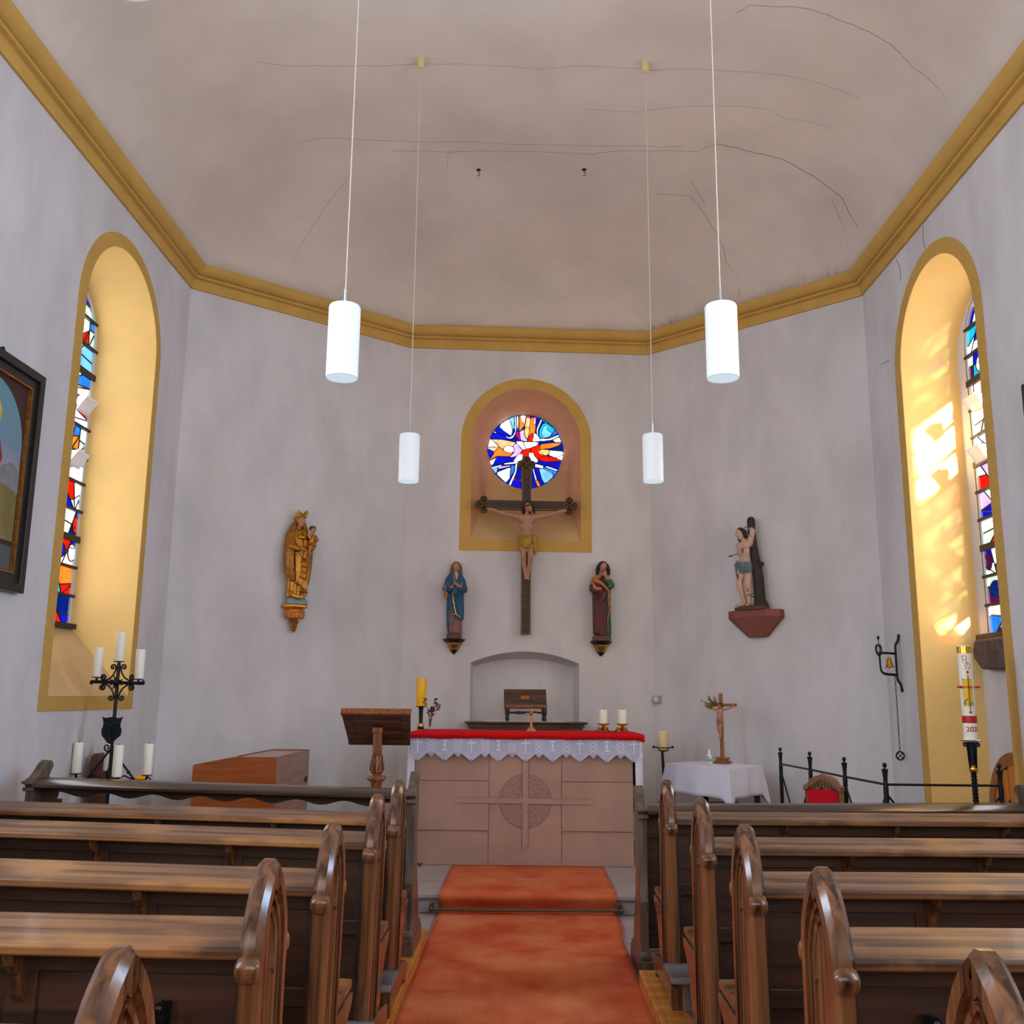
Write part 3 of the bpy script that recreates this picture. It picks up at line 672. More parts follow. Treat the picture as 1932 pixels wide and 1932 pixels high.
def front_desk(s, L, zl, label, lift=0.):
    root = thing('prayer_desk', label, 'pew')
    def fin(mb, name, m, parent=root, **k):
        mb.xf(lambda p: (p.x*s, p.y, p.z+p.x*lift)); return mb.build(name, m, parent, **k)
    T = .055
    pf = [(-.13,0),(-.13,.10),(-.10,.13),(-.085,.30),(-.12,.42),(-.085,.55),(-.075,.90),(-.085,.93),(-.105,.945),(-.105,.965),(-.09,.975),(-.05,.985),(.0,1.02),(.05,1.065),(.09,1.085),(.13,1.08),(.155,1.055),(.15,1.03),(.13,1.015),(.11,.98),(.12,.92),(.10,.88),(.09,.6),(.12,.45),(.20,.30),(.28,.13),(.30,.10),(.30,0)]
    pf = [(y, z*zl if z > .2 else z) for y, z in pf]
    for k, x in enumerate((0, L-T)):
        mb = MB(); mb.px(pf, x, x+T); e = fin(mb, 'end_panel', FDz, smooth=True, angle=30, bevel=.005)
        mb = MB(); mb.box((x-.012,-.115,.945*zl),(x+T+.012,-.06,.965*zl)); mb.box((x-.008,-.10,.90*zl),(x+T+.008,-.07,.925*zl)); fin(mb, 'end_moulding', FDz, e, bevel=.004)
        mb = MB(); mb.box((x-.015,-.15,0),(x+T+.015,.32,.09)); mb.box((x-.008,-.14,.09),(x+T+.008,.31,.12)); fin(mb, 'end_foot', FDz, e, bevel=.006)
    z = .955*zl
    mb = MB(); rp_ = [(-.10,z-.032),(-.112,z-.025),(-.112,z-.012),(-.10,z-.004),(-.07,z+.004),(-.045,z+.016),(-.02,z+.02),(.06,z+.022),(.10,z+.012),(.10,z-.03)]
    mb.px(rp_, T, L-T); fin(mb, 'book_rail', FD, smooth=True, angle=30)
    # scalloped valance under the rail, open gallery, then solid panels
    pts = [(T, z-.03)]; n = 40; x0, x1 = T+.1, L-T-.1; per = (x1-x0)/7
    val = [(T, z-.03),(T, .80*zl),(T+.08,.80*zl)]
    for i in range(141):
        x = x0+(x1-x0)*i/140; ph = ((x-x0) % per)/per; val.append((x, z-.062-.028*(.5-.5*cos(2*pi*ph))))
    val += [(L-T-.08,.80*zl),(L-T,.80*zl),(L-T,z-.03)]
    mb = MB(); mb.plate(val, .02); mb.xf(lambda p: (p.x, .03+p.z, p.y)); fin(mb, 'scalloped_valance', PD)
    mb = MB(); mb.box((T,.028,.12),(L-T,.052,.81*zl)); b = fin(mb, 'front_board', PD)
    mb = MB()
    for k in range(8): x = x0+per*k; mb.box((max(T, x-.02),.02,.5),(min(L-T, x+.02),.06,.845*zl if k in (0, 7) else .82*zl))
    mb.box((T,.02,.77*zl),(L-T,.062,.82*zl)); mb.box((T,.02,.12),(L-T,.06,.22)); fin(mb, 'board_frame', PD, b, bevel=.003)
    mb = MB(); mb.box((T,-.30,.12),(L-T,-.09,.145)); fin(mb, 'kneeler', PGx, bevel=.004)
    return root
o = front_desk(-1, 2.42, .957, 'dark prayer desk with scrolled ends standing before the first pew left of the carpet', .021); o.location = (-.665, 6.22, .1)
o = front_desk(1, 2.46, .985, 'dark prayer desk with scrolled ends standing before the first pew right of the carpet', .012); o.location = (.695, 6.22, .0)

# ------------------------------------------------------------------ carpet and rod
CP = bpy.data.materials.new('coir_carpet'); CP.use_nodes = True; nt = CP.node_tree; b = nt.nodes['Principled BSDF']; b.inputs['Roughness'].default_value = .95; b.inputs['Specular IOR Level'].default_value = .1
Lk = nt.links; uv = nt.nodes.new('ShaderNodeTexCoord'); sp = nt.nodes.new('ShaderNodeSeparateXYZ'); Lk.new(uv.outputs['UV'], sp.inputs[0])
def mth(op, a, b_=None):
    n = nt.nodes.new('ShaderNodeMath'); n.operation = op
    for i, v in enumerate((a, b_)):
        if v is None: continue
        if isinstance(v, (int, float)): n.inputs[i].default_value = v
        else: Lk.new(v, n.inputs[i])
    return n.outputs[0]
zig = mth('PINGPONG', sp.outputs[0], .06)             # herringbone: zigzag across, ribs along
w_ = mth('SINE', mth('MULTIPLY', mth('ADD', sp.outputs[1], mth('MULTIPLY', zig, 1.9)), 380.))
ns = nt.nodes.new('ShaderNodeTexNoise'); ns.inputs['Scale'].default_value = 2.5; ns.inputs['Detail'].default_value = 5; Lk.new(uv.outputs['Object'], ns.inputs['Vector'])
rm = nt.nodes.new('ShaderNodeValToRGB'); rm.color_ramp.elements[0].position = .35; rm.color_ramp.elements[1].position = .68
rm.color_ramp.elements[0].color = lin((226,98,62)); rm.color_ramp.elements[1].color = lin((248,148,98)); Lk.new(ns.outputs['Fac'], rm.inputs[0])
mx = nt.nodes.new('ShaderNodeMix'); mx.data_type = 'RGBA'; mx.blend_type = 'MULTIPLY'; mx.inputs['Factor'].default_value = 1.
mr = nt.nodes.new('ShaderNodeMapRange'); mr.inputs[1].default_value = -1; mr.inputs[2].default_value = 1; mr.inputs[3].default_value = .55; mr.inputs[4].default_value = 1.25; Lk.new(w_, mr.inputs[0])
Lk.new(rm.outputs[0], mx.inputs[6]); Lk.new(mr.outputs[0], mx.inputs[7]); Lk.new(mx.outputs[2], b.inputs['Base Color'])
nf = nt.nodes.new('ShaderNodeTexNoise'); nf.inputs['Scale'].default_value = 260; Lk.new(uv.outputs['Object'], nf.inputs['Vector'])
bp = nt.nodes.new('ShaderNodeBump'); bp.inputs['Strength'].default_value = .8; bp.inputs['Distance'].default_value = .004
Lk.new(mth('ADD', mth('MULTIPLY', w_, .6), nf.outputs['Fac']), bp.inputs['Height']); Lk.new(bp.outputs[0], b.inputs['Normal'])
prof = []   # (y, z, xl, xr) of the carpet's upper side from the viewer to the altar
y = -1.5
while y < 7.66:
    prof.append((y, .0, 0)); y += .12
path = [(p[0], .016) for p in prof]+[(7.66,.016),(7.70,.02),(7.715,.04),(7.705,.06),(7.68,.09),(7.655,.12),(7.66,.15),(7.69,.163),(7.75,.163)]+[(7.8+.1*k,.163) for k in range(12)]
path = [p for p in path if p[1] < .1 or p[0] <= 8.92]
vs = []; uvs = []; NXc = 26; acc = 0
for i, (y, z) in enumerate(path):
    if i: acc += math.hypot(y-path[i-1][0], z-path[i-1][1])
    f = min(1, max(0, (y-5.2)/2.6)); xl = -.638; xr = .668+.04*max(0, min(1, (y-6.9)/.5))
    if z > .1: xl = -.632; xr = .70
    for k in range(NXc+1):
        x = xl+(xr-xl)*k/NXc
        dz = 0
        if z < .03 and y < 7.5:
            dz = .010*(.5+.5*sin(y*5.1+x*1.4+sin(x*2.4)))+.006*sin(y*9.3-x*2.2)*(.5+.5*x)
            dz = max(0, dz)*min(1, (7.5-y)*2)
        vs.append((x+.003*sin(y*31), y, z+dz)); uvs.append((x, acc))
n = NXc+1; me = bpy.data.meshes.new('carpet_runner')
fs = [(i*n+k, i*n+k+1, (i+1)*n+k+1, (i+1)*n+k) for i in range(len(path)-1) for k in range(NXc)]
me.from_pydata(vs, [], fs); ul = me.uv_layers.new()
for lp in me.loops: ul.data[lp.index].uv = uvs[lp.vertex_index]
for p in me.polygons: p.use_smooth = True
me.materials.append(CP); cr = bpy.data.objects.new('carpet_runner', me); C.objects.link(cr)
sd = cr.modifiers.new('s', 'SOLIDIFY'); sd.thickness = .012; sd.offset = -1
tag(cr, 'orange-red herringbone carpet runner along the aisle and over the step', 'carpet')
t = thing('stair_rod', 'thin bronze rod holding the red carpet down at the chancel step', 'rod', (0,7.63,0))
MB().tube([(-.70,7.635,.045),(.74,7.635,.052)], .010, 10).build('rod', RODM, t, smooth=True)
for x in (-.69, .73):
    mb = MB(); mb.box((x-.012,7.63,.03),(x+.012,7.728,.075)); mb.ell((x,7.628,.052), .018, 10, 8); mb.build('rod_bracket', RODM, t, smooth=True)

# ------------------------------------------------------------------ altar
al = thing('altar', 'red sandstone block altar with carved cross behind the carpet step', 'altar', (0,9.4,.15))
AX0, AX1, AY0, AY1, AZ = -.985, .975, 8.95, 9.80, 1.282
MB().box((AX0,AY0+.02,.15),(AX1,AY1,AZ)).build('block', STONE, al)
for (x0, x1) in ((AX0, -.315), (.335, AX1)):
    for (z0, z1, d) in ((.152,.443,.004),(.447,.868,-.010),(.872,AZ,.004)):
        MB().box((x0+.001,AY0+d,z0),(x1-.001,AY0+.03,z1)).build('facing_slab', STONE, al, bevel=.003)
MB().box((-.313,AY0-.002,.152),(.333,AY0+.03,AZ)).build('centre_slab', STONE, al, bevel=.002)
cx, cz, yy = .012, .70, AY0-.002
mb = MB(); mb.lathe([(.233,0),(.236,.004),(.233,.008),(.230,.004)], (0,0,0), 56); mb.xf(lambda p: (cx+p.x, yy-p.z*.6+.003, cz+p.y)); mb.build('circle_groove', STD, al, smooth=True)
mb = MB(); 
for qx in (-1, 1):
    for qz in (-1, 1):
        pts = [(qx*.028, qz*.028)]+[(qx*max(.028, .228*cos(t*pi/24)), qz*max(.028, .228*sin(t*pi/24))) for t in range(13)]
        mb.plate(pts, .004)
mb.xf(lambda p: (cx+p.x, yy-p.z-.0015, cz+p.y)); mb.build('chiselled_disc', STC, al)
bars = [[(-.61,.031),(.625,.022),(.60,-.024),(-.625,-.018)], [(-.026,.56),(.024,.56),(.024,-.385),(-.026,-.405)]]
mb = MB()
for p in bars:
    q = [(a*1.0, b_) for a, b_ in p]; c = V((sum(a for a, _ in q)/4, sum(b_ for _, b_ in q)/4))
    big = [((a-c.x)*1.0+math.copysign(.0034, a-c.x)+c.x, b_+math.copysign(.0034, b_-c.y)) for a, b_ in q]
    mb.plate(big, .002)
mb.xf(lambda p: (cx+p.x, yy-.0095-p.z*.6, cz+p.y)); mb.build('cross_outline', STD, al)
mb = MB()
for k, p in enumerate(bars): mb.plate(p, .003+k*.0003)
mb.xf(lambda p: (cx+p.x, yy-.0105-p.z, cz+p.y)); mb.build('carved_cross', STONE, al)

# white altar linen: lace front, long plain sides
lc = thing('altar_cloth', 'white lace edged linen hanging under the red cloth on the altar', 'cloth', (0,8.93,1.05))
def zl_(x):   # lower edge of the crochet border
    d = (x+1.045) % .2432
    u = d/.2432
    if u < .68:
        v = abs(u-.34)/.34; return 1.042+.070*min(1, v)**.9
    v = abs(u-.84)/.16; return 1.068+.044*min(1, v)**.9
x = -1.035; xs_ = []
while x <= 1.035: xs_.append(x); x += .008
NZ = 8; vs = []
for x in xs_:
    zb = zl_(x)
    for k in range(NZ+1):
        t = k/NZ; vs.append((x, 8.925-.006*sin(x*9)*t-.004*t+.002*sin(x*40)*t, 1.292-(1.292-zb)*t))
fs = [(i*(NZ+1)+k, (i+1)*(NZ+1)+k, (i+1)*(NZ+1)+k+1, i*(NZ+1)+k+1) for i in range(len(xs_)-1) for k in range(NZ)]
o = MB().add(vs, fs).build('lace_border', LACE, lc, smooth=2, recalc=False); o.modifiers.new('s', 'SOLIDIFY').thickness = .002
mb = MB()
def yl(x, z): return 8.9205-.006*sin(x*9)*min(1, (1.272-z)/.2)-.004*min(1, (1.272-z)/.2)
def thr(pts, w=.0022): mb.tube([(x_, yl(x_, z_)-.0012, z_) for x_, z_ in pts], w, 4)
x0 = -1.045
for k in range(-1, 9):
    xa = x0+.2432*k; xb = xa+.2432*.34; xn = xa+.2432*.84
    if -1.03 < xn < 1.03:   # lattice panel
        for q in (-.03, .03): thr([(xn+q,1.24),(xn+q,1.118)])
        for j in range(3):
            za = 1.235-j*.038
            thr([(xn-.026,za),(xn+.026,za-.038)]); thr([(xn+.026,za),(xn-.026,za-.038)])
    if -1.0 < xb < 1.02:
        z = 1.185
        if k % 2 == 0:      # cross motif
            thr([(xb,1.235),(xb,1.115)], .004); thr([(xb-.034,1.205),(xb+.034,1.205)], .006); 
            for q in ((-.03,1.205),(.03,1.205),(0,1.232),(0,1.18)): thr([(xb+q[0]-.006,q[1]),(xb+q[0]+.006,q[1])], .008)
        else:               # chalice motif
            thr([(xb-.022,1.222),(xb+.022,1.222)], .008); thr([(xb,1.21),(xb,1.15)], .006); thr([(xb-.012,1.185),(xb+.012,1.185)], .007); thr([(xb-.024,1.142),(xb+.024,1.142)], .006)
        for q in (-1, 1):
            for j in range(6): px_ = xb+q*(.072-j*.011); pz_ = 1.135-j*.0125; thr([(px_-.003,pz_),(px_+.003,pz_)], .0034)
            thr([(xb+q*.085,1.112),(xb+q*.008,1.050)], .0022); thr([(xb+q*.088,1.122),(xb+q*.008,1.064)], .0018)
        for j in range(5): thr([(xb-.05+.02*j,1.118),(xb-.05+.02*j+.007,1.118)], .003)
mb.build('thread_motifs', LACEW, lc)
for sx, xe in ((-1, -1.035), (1, 1.04)):
    vs = []; NY_ = 14; NZ2 = 14
    for i in range(NY_+1):
        for k in range(NZ2+1):
            t = k/NZ2; y = 8.925+.86*i/NY_; vs.append((xe+sx*(.004+.012*t*(1+sin(i*1.9))), y-.02*t*(1 if i == 0 else 0), 1.29-.74*t))
    fs = [(i*(NZ2+1)+k, (i+1)*(NZ2+1)+k, (i+1)*(NZ2+1)+k+1, i*(NZ2+1)+k+1) for i in range(NY_) for k in range(NZ2)]
    o = MB().add(vs, fs).build('side_hanging', WHT, lc, smooth=2); o.modifiers.new('s', 'SOLIDIFY').thickness = .003
for sx, xa, xb in ((-1, -1.048, -.982), (1, .990, 1.056)):
    vs = []; n_ = 12
    for i in range(n_+1):
        for k in range(9): t = k/8; vs.append((xa+(xb-xa)*i/n_+sx*.012*t, 8.934-.010*sin(i*1.6)*t-.004, 1.27-.72*t))
    fs = [(i*9+k, (i+1)*9+k, (i+1)*9+k+1, i*9+k+1) for i in range(n_) for k in range(8)]
    o = MB().add(vs, fs).build('corner_fold', WHT, lc, smooth=2); o.modifiers.new('s', 'SOLIDIFY').thickness = .003
MB().box((-1.033,8.928,1.283),(1.038,9.79,1.2905)).build('linen_top', WHT, lc)
# red cloth over it
rc = thing('altar_runner', 'bright red cloth lying along the altar top over white lace', 'cloth', (0,9.3,1.275))
vs = []; NXr = 60
prof_r = [(9.79,1.297),(9.5,1.301),(9.2,1.302),(8.98,1.302),(8.925,1.300),(8.908,1.29),(8.905,1.275),(8.904,1.243)]
for i in range(NXr+1):
    x = -1.045+2.125*i/NXr
    for j, (y, z) in enumerate(prof_r):
        dz = 0
        if j >= 5: dz = .003*sin(x*11)+.002*sin(x*27)
        if i >= NXr-1: dz -= .012*(1 if i == NXr else .4)+(.006 if j > 4 else 0)
        if i == 0: dz -= .01
        vs.append((x, y+(.0 if j < 5 else .003*sin(x*7)), z+dz))
n = len(prof_r); fs = [(i*n+k, i*n+k+1, (i+1)*n+k+1, (i+1)*n+k) for i in range(NXr) for k in range(n-1)]
o = MB().add(vs, fs).build('cloth', REDC, rc, smooth=2); o.modifiers.new('s', 'SOLIDIFY').thickness = .004
MB().tube([(-1.04,8.9,1.270),(1.06,8.9,1.270)], .002, 6).build('hem', REDC, rc)

def candle(name, label, x, y, z, r, h, m, cat='candle', group=None):
    t = thing(name, label, cat, (x,y,z), group=group)
    mb = MB(); mb.lathe([(r*.97,0),(r,.004),(r,h-.006),(r*.95,h),(r*.8,h-.002),(r*.3,h-.006),(.0,h-.007)], (x,y,z), 28); mb.build('wax_body', m, t, smooth=True)
    MB().tube([(x,y,z+h-.01),(x+.001,y,z+h+.006),(x+.005,y,z+h+.014)], .0015, 6).build('wick', WICK, t)
    return t
def brass_holder(x, y, z, label, g):
    t = thing('candle_holder', label, 'candle holder', (x,y,z), group=g)
    MB().lathe([(.012,.035),(.018,.045),(.014,.052),(.022,.06),(.05,.066),(.058,.074),(.055,.076),(.0,.07)], (x,y,z), 28).build('drip_plate', BRASS, t, smooth=True)
    MB().lathe([(.012,.012),(.024,.018),(.030,.028),(.022,.038),(.012,.044)], (x,y,z), 20).build('stem', BRASS, t, smooth=True)
    for k in range(3):
        a = -pi/2+.25+k*2*pi/3; d = V((cos(a), sin(a), 0)); c = V((x,y,z))
        mb = MB(); mb.tube([c+d*.016+V((0,0,.026)), c+d*.04+V((0,0,.03)), c+d*.058+V((0,0,.018)), c+d*.066+V((0,0,.008)), c+d*.078+V((0,0,.006))], [.009,.010,.008,.007,.004], 8)
        mb.ell(c+d*.046+V((0,0,.034)), .011, 8, 6); mb.ell(c+d*.078+V((0,0,.008)), .008, 8, 6); mb.build('foot', BRASS, t, smooth=True)
ZT = 1.3065
brass_holder(.722, 9.05, ZT, 'ornate brass candle holder on the altar, left of the pair', 'brass candle holders on the altar'); candle('pillar_candle', 'short white pillar candle on the left brass holder of the altar pair', .722, 9.05, ZT+.076, .037, .125, WAX, group='white candles on the altar')
brass_holder(.896, 9.05, ZT, 'ornate brass candle holder on the altar, nearest its right end', 'brass candle holders on the altar'); candle('pillar_candle', 'short white pillar candle on the brass holder nearest the altar right end', .896, 9.05, ZT+.076, .037, .125, WAX, group='white candles on the altar')
t = thing('table_cross', 'small plain wooden cross standing on the red altar cloth', 'cross', (.062,9.02,ZT))
mb = MB(); mb.box((.051,9.012,ZT+.03),(.073,9.028,ZT+.205)); mb.build('upright', CW, t, bevel=.002)
MB().box((.008,9.012,ZT+.143),(.118,9.028,ZT+.163)).build('arm', CW, t, bevel=.002)
mb = MB(); mb.box((.020,8.985,ZT),(.104,9.055,ZT+.016)); mb.box((.034,8.995,ZT+.016),(.09,9.045,ZT+.034)); mb.build('base', CW, t, bevel=.002)
# yellow candle in a dark stand beside the altar's left end
t = thing('candlestick', 'black and brass stick under the tall yellow candle, altar left end', 'candlestick', (-1.0,9.40,ZT))
MB().lathe([(.034,0),(.036,.01),(.024,.03),(.022,.05),(.018,.06),(.020,.17),(.024,.20),(.03,.205),(.0,.207)], (-.985,9.35,ZT), 20).build('stem', IR, t, smooth=True)
MB().lathe([(.026,.012),(.028,.02),(.026,.05),(.023,.055)], (-.985,9.35,ZT), 20).build('collar', BRASS, t, smooth=True)
MB().lathe([(.02,.205),(.052,.207),(.056,.212),(.054,.214),(.0,.211)], (-.985,9.35,ZT), 24).build('drip_plate', IR2, t, smooth=True)
candle('pillar_candle', 'tall bright yellow candle above the altar left end', -.985, 9.35, ZT+.214, .048, .262, WAXY)
# dried flowers in a small glass vase
t = thing('flower_vase', 'small clear glass vase on the altar beside the yellow candle', 'vase', (-.868,9.12,ZT))
MB().lathe([(.030,0),(.031,.004),(.012,.012),(.008,.03),(.011,.06),(.014,.10),(.012,.10),(.009,.06),(.006,.03),(.0,.028)], (-.875,9.12,ZT), 20).build('glass', CLEAR, t, smooth=True)
t = thing('dried_flowers', 'withered bouquet with one dark red rose in the small glass vase', 'flowers', (-.868,9.12,ZT+.04))
mb = MB(); c = V((-.875,9.12,ZT+.035)); tips = [(-.05,.23),(.012,.155),(.055,.21),(.075,.175),(.02,.11),(-.01,.13),(.045,.24)]
for dx_, dz_ in tips: mb.tube([c, c+V((dx_*.3,.003,dz_*.5)), c+V((dx_,.006,dz_))], .0022, 5)
mb.build('stems', DRY, t)
mb = MB(); c2 = c+V((.022,-.01,.15)); mb.ell(c2, (.026,.024,.022)); 
for k in range(7): a = k*.9; mb.ell(c2+V((.012*cos(a),.012*sin(a),.012)), (.012,.012,.016), 8, 6)
mb.build('rose_head', ROSEP, t, smooth=2)
mb = MB(); rn = random.Random(5)
for dx_, dz_ in tips:
    for k in range(9):
        q = c+V((dx_+rn.uniform(-.014,.014), rn.uniform(-.012,.012), dz_+rn.uniform(-.03,.022))); mb.ell(q, (.006,.004,.011), 6, 5, rot=M.Rotation(rn.uniform(0,3),3,'Y'))
mb.build('dry_leaves', DRY, t, smooth=2)

# predella on the east wall with a missal stand
t = thing('wall_cabinet_shelf', 'dark moulded wooden shelf at the foot of the arched wall niche', 'shelf', (0,10.35,1.28))
mb = MB()
def shelf_prof(z0, pts):
    for (hw, d0, a_, b_) in pts: mb.prism([(-hw,0),(hw,0),(hw,d0),(-hw,d0)], lambda p, t_: E(p[0], p[1], z0+a_+t_), b_-a_)
shelf_prof(1.285, [(.59,.27,0,.02),(.61,.29,.02,.032),(.60,.28,.032,.05),(.625,.30,.05,.060),(.64,.315,.060,.078)])
mb.build('mouldings', DW, t, bevel=.004)
mb = MB(); mb.prism([(-.44,.0),(.42,.0),(.42,.25),(-.44,.25)], lambda p, t_: E(p[0], p[1], 1.3632+t_), .003); o = tag(mb.build('shelf_cloth', PAPER, base=True), 'thin white linen strip lying on the dark shelf under the book stand', 'cloth')
t = thing('book_stand', 'dark wooden book stand with an inlaid oval, in the wall niche', 'book stand', (0,10.4,1.366))
mb = MB(); q = M.Rotation(R(-24), 3, 'X')
def BS(p): p = q@V(p); return E(p.x-.005, .17-p.y, p.z+1.51)
mb.box((-.225,-.012,0),(.225,.012,.20)); mb.xf(BS); mb.build('desk', DW, t, bevel=.003)
mb = MB(); mb.box((-.228,-.04,-.014),(.228,.014,.012)); mb.xf(BS); mb.build('book_ledge', LW, t, bevel=.003)
mb = MB(); mb.lathe([(.0,0),(.048,0),(.052,.002),(.048,.003),(.0,.003)], (0,0,0), 32, 1., .45); mb.xf(lambda p: BS((p.x, -.013-p.z, .105+p.y))); mb.build('inlaid_oval', mat('inlay', (186,112,36), .4, col2=(120,60,20), vscale=60), t)
for sx in (-1, 1):
    mb = MB(); 
    for dd in (.06, .24): mb.lathe([(.014,0),(.018,.02),(.012,.04),(.02,.08),(.02,.12),(.014,.14)], E(sx*.195, dd, 1.367), 12)
    mb.build('turned_leg', BLK, t, smooth=True)
for dd in (.24,):
    mb = MB(); mb.tube([E(-.19,dd,1.455),E(-.12,dd,1.455),E(-.1,dd,1.455),E(0,dd,1.455),E(.1,dd,1.455),E(.12,dd,1.455),E(.19,dd,1.455)], [.011,.011,.016,.013,.016,.011,.011], 10); mb.build('stretcher', BLK, t, smooth=True)

# ------------------------------------------------------------------ lectern
LX, LY = -1.215, 8.2
t = thing('lectern', 'carved wooden lectern with sloping desk left of the altar', 'lectern', (LX,LY,.15))
q = M.Rotation(R(43), 3, 'X')
def LD(p): p = q@V(p); return (p.x+LX-.005, p.y+LY, p.z+1.348)
mb = MB(); mb.prism([(-.285,.18),(.285,.18),(.262,-.175),(-.25,-.175)], lambda p, t_: LD((p[0], t_-.012, p[1])), .028); mb.build('desk', DW, t, bevel=.004)
mb = MB(); mb.add([], [])
for a_, b_, c_, d_ in ((-.285,.285,.15,.18),(-.255,.262,-.175,-.12)): mb.prism([(a_,c_),(b_,c_),(b_,d_),(a_,d_)], lambda p, t_: LD((p[0], -.022+t_, p[1])), .01)
for s_ in (-1, 1): mb.prism([(s_*.195,-.12),(s_*.255,-.12),(s_*.28,.15),(s_*.2,.15)], lambda p, t_: LD((p[0], -.022+t_, p[1])), .01)
mb.build('desk_frame', DW, t, bevel=.002)
mb = MB(); mb.prism([(-.29,.175),(.29,.175),(.29,.195),(-.29,.195)], lambda p, t_: LD((p[0], -.03+t_, p[1])), .06); mb.build('top_edge', LW, t, bevel=.003)
mb = MB(); mb.prism([(-.036,0),(.036,0),(.036,1),(-.036,1)], lambda p, t_: (LX+p[0], LY-.045+t_, 1.13+p[1]*.21), .07); mb.box((LX-.042,LY-.055,1.31),(LX+.042,LY+.03,1.355)); mb.build('neck', LW, t, bevel=.006)
mb = MB(); mb.lathe([(.036,1.15),(.045,1.10),(.052,1.03),(.054,1.00),(.045,.985),(.034,.98),(.034,.97)], (LX,LY,0), 8); mb.build('carved_vase', LW, t, smooth=True, angle=25)
mb = MB()
for k in range(8):
    a = k*pi/4+pi/8; mb.tube([(LX+.04*cos(a),LY+.04*sin(a),1.13),(LX+.055*cos(a+.2),LY+.055*sin(a+.2),1.07),(LX+.06*cos(a),LY+.06*sin(a),1.01)], .006, 6)
mb.build('vase_leaves', LW, t, smooth=2)
mb = MB(); mb.lathe([(.034,.975),(.06,.965),(.072,.95),(.07,.93),(.05,.915),(.045,.90),(.04,.87),(.03,.85),(.044,.84),(.044,.83),(.03,.82)], (LX,LY,0), 20)
for k in range(4):
    a = k*pi/2+pi/4; mb.ell((LX+.07*cos(a),LY+.07*sin(a),.945), (.022,.022,.020), 10, 8)
mb.build('scroll_capital', LW, t, smooth=True, angle=30)
mb = MB()
vs_ = []; nn = 60
for k in range(2):
    mb.tube([(LX+.022*cos(h*.30+k*pi),LY+.022*sin(h*.30+k*pi),.83-h*.0085) for h in range(nn)], .024, 8)
mb.build('twisted_shaft', LW, t, smooth=2)
mb = MB(); mb.lathe([(.05,.33),(.06,.32),(.05,.30),(.07,.27),(.17,.20),(.20,.18),(.20,.15)], (LX,LY,0), 8); mb.build('foot', LW, t, smooth=True)

# ------------------------------------------------------------------ organ / cabinet
t = thing('house_organ', 'closed reddish veneer organ console left of the lectern', 'organ', (-2.3,8.6,.15))
pf = [(-2.675,.15),(-2.675,1.045),(-2.655,1.055),(-2.336,1.118),(-2.0,1.118),(-2.0,.15)]
MB().py(pf, 8.0, 8.012).build('end_board', OW, t)
MB().py([(-2.668,.15),(-2.668,1.04),(-2.336,1.11),(-2.012,1.11),(-2.012,.15)], 8.0122, 9.19).build('case', OWs, t)
MB().py([(-2.012,.15),(-2.012,1.112),(-2.0,1.118),(-2.0,.15)], 8.0122, 9.2).build('side_board', OWs, t)
MB().py(pf, 9.19, 9.205).build('back_edge_board', wood('red_edge', (96,44,26), (126,62,38), .4, 0), t)
mb = MB(); mb.box((-2.0005,8.02,.845),(-1.9985,9.17,.849)); mb.build('lid_joint', BLK, t)
for y in (8.08, 9.1):
    mb = MB(); mb.ell((-1.998,y,.86), (.012,.03,.03), 12, 8); mb.build('grip', BLK, t, smooth=2)

# ------------------------------------------------------------------ pendant lamps
def lamp(x, y, zb, zt, label, zc=None):
    zc = zc or ceil_z(x, y); t = thing('pendant_lamp', label, 'lamp', (x,y,zb), group='white cylinder pendant lamps'); r = .0765
    MB().lathe([(r,zb),(r,zt-.012),(r*.94,zt-.003),(r*.6,zt),(.006,zt),(.006,zt-.004),(r*.6,zt-.006),(r*.9,zt-.012),(r-.004,zt-.02),(r-.004,zb)], (x,y,0), 40).build('glass_shade', LAMP, t, smooth=True, angle=40)
    MB().tube([(x,y,zt-.002),(x,y,zt+.085)], .0065, 10).build('stem', CHROME, t, smooth=True)
    MB().tube([(x,y,zt+.083),(x+.001,y,(zt+zc)/2),(x,y,zc-.06)], .0030, 8).build('cord', CORD, t, smooth=True)
    MB().lathe([(.018,zc-.085),(.026,zc-.083),(.030,zc-.05),(.033,zc-.02),(.035,zc+.004)], (x,y,0), 20).build('ceiling_rose', CREAMP, t, smooth=True)
    MB().ell((x,y,zt-.12), (.028,.028,.045), 12, 8).build('bulb', LAMP, t, smooth=2)
lamp(-.885, 4.40, 3.098, 3.465, 'white cylinder pendant lamp over the left pews, larger and nearer of the left two')
lamp(.935, 4.40, 3.105, 3.475, 'white cylinder pendant lamp over the right pews, larger and nearer of the right two')
lamp(-.876, 7.0, 3.178, 3.542, 'white cylinder pendant lamp left of the altar, small and far')
lamp(.952, 7.05, 3.20, 3.565, 'white cylinder pendant lamp right of the altar, small and far')
lamp(-.835, 1.73, 3.055, 3.425, 'white pendant lamp at the top left edge, only its rim in frame')
for x, y, lab in ((-.482,8.6,'left'),(.548,8.6,'right')):
    z = ceil_z(x, y); mb = MB(); mb.lathe([(.022,z-.002),(.018,z-.008),(.0,z-.008)], (x,y,0), 14)
    mb.tube([(x,y,z),(x,y,z-.03),(x+.012,y,z-.045),(x+.012,y,z-.06),(x-.004,y,z-.07),(x-.01,y,z-.06)], .0035, 6)
    tag(mb.build('ceiling_hook', IR2, base=True, smooth=True), 'small iron hook screwed into the vault, %s of the pair above the rose window' % lab, 'hook')

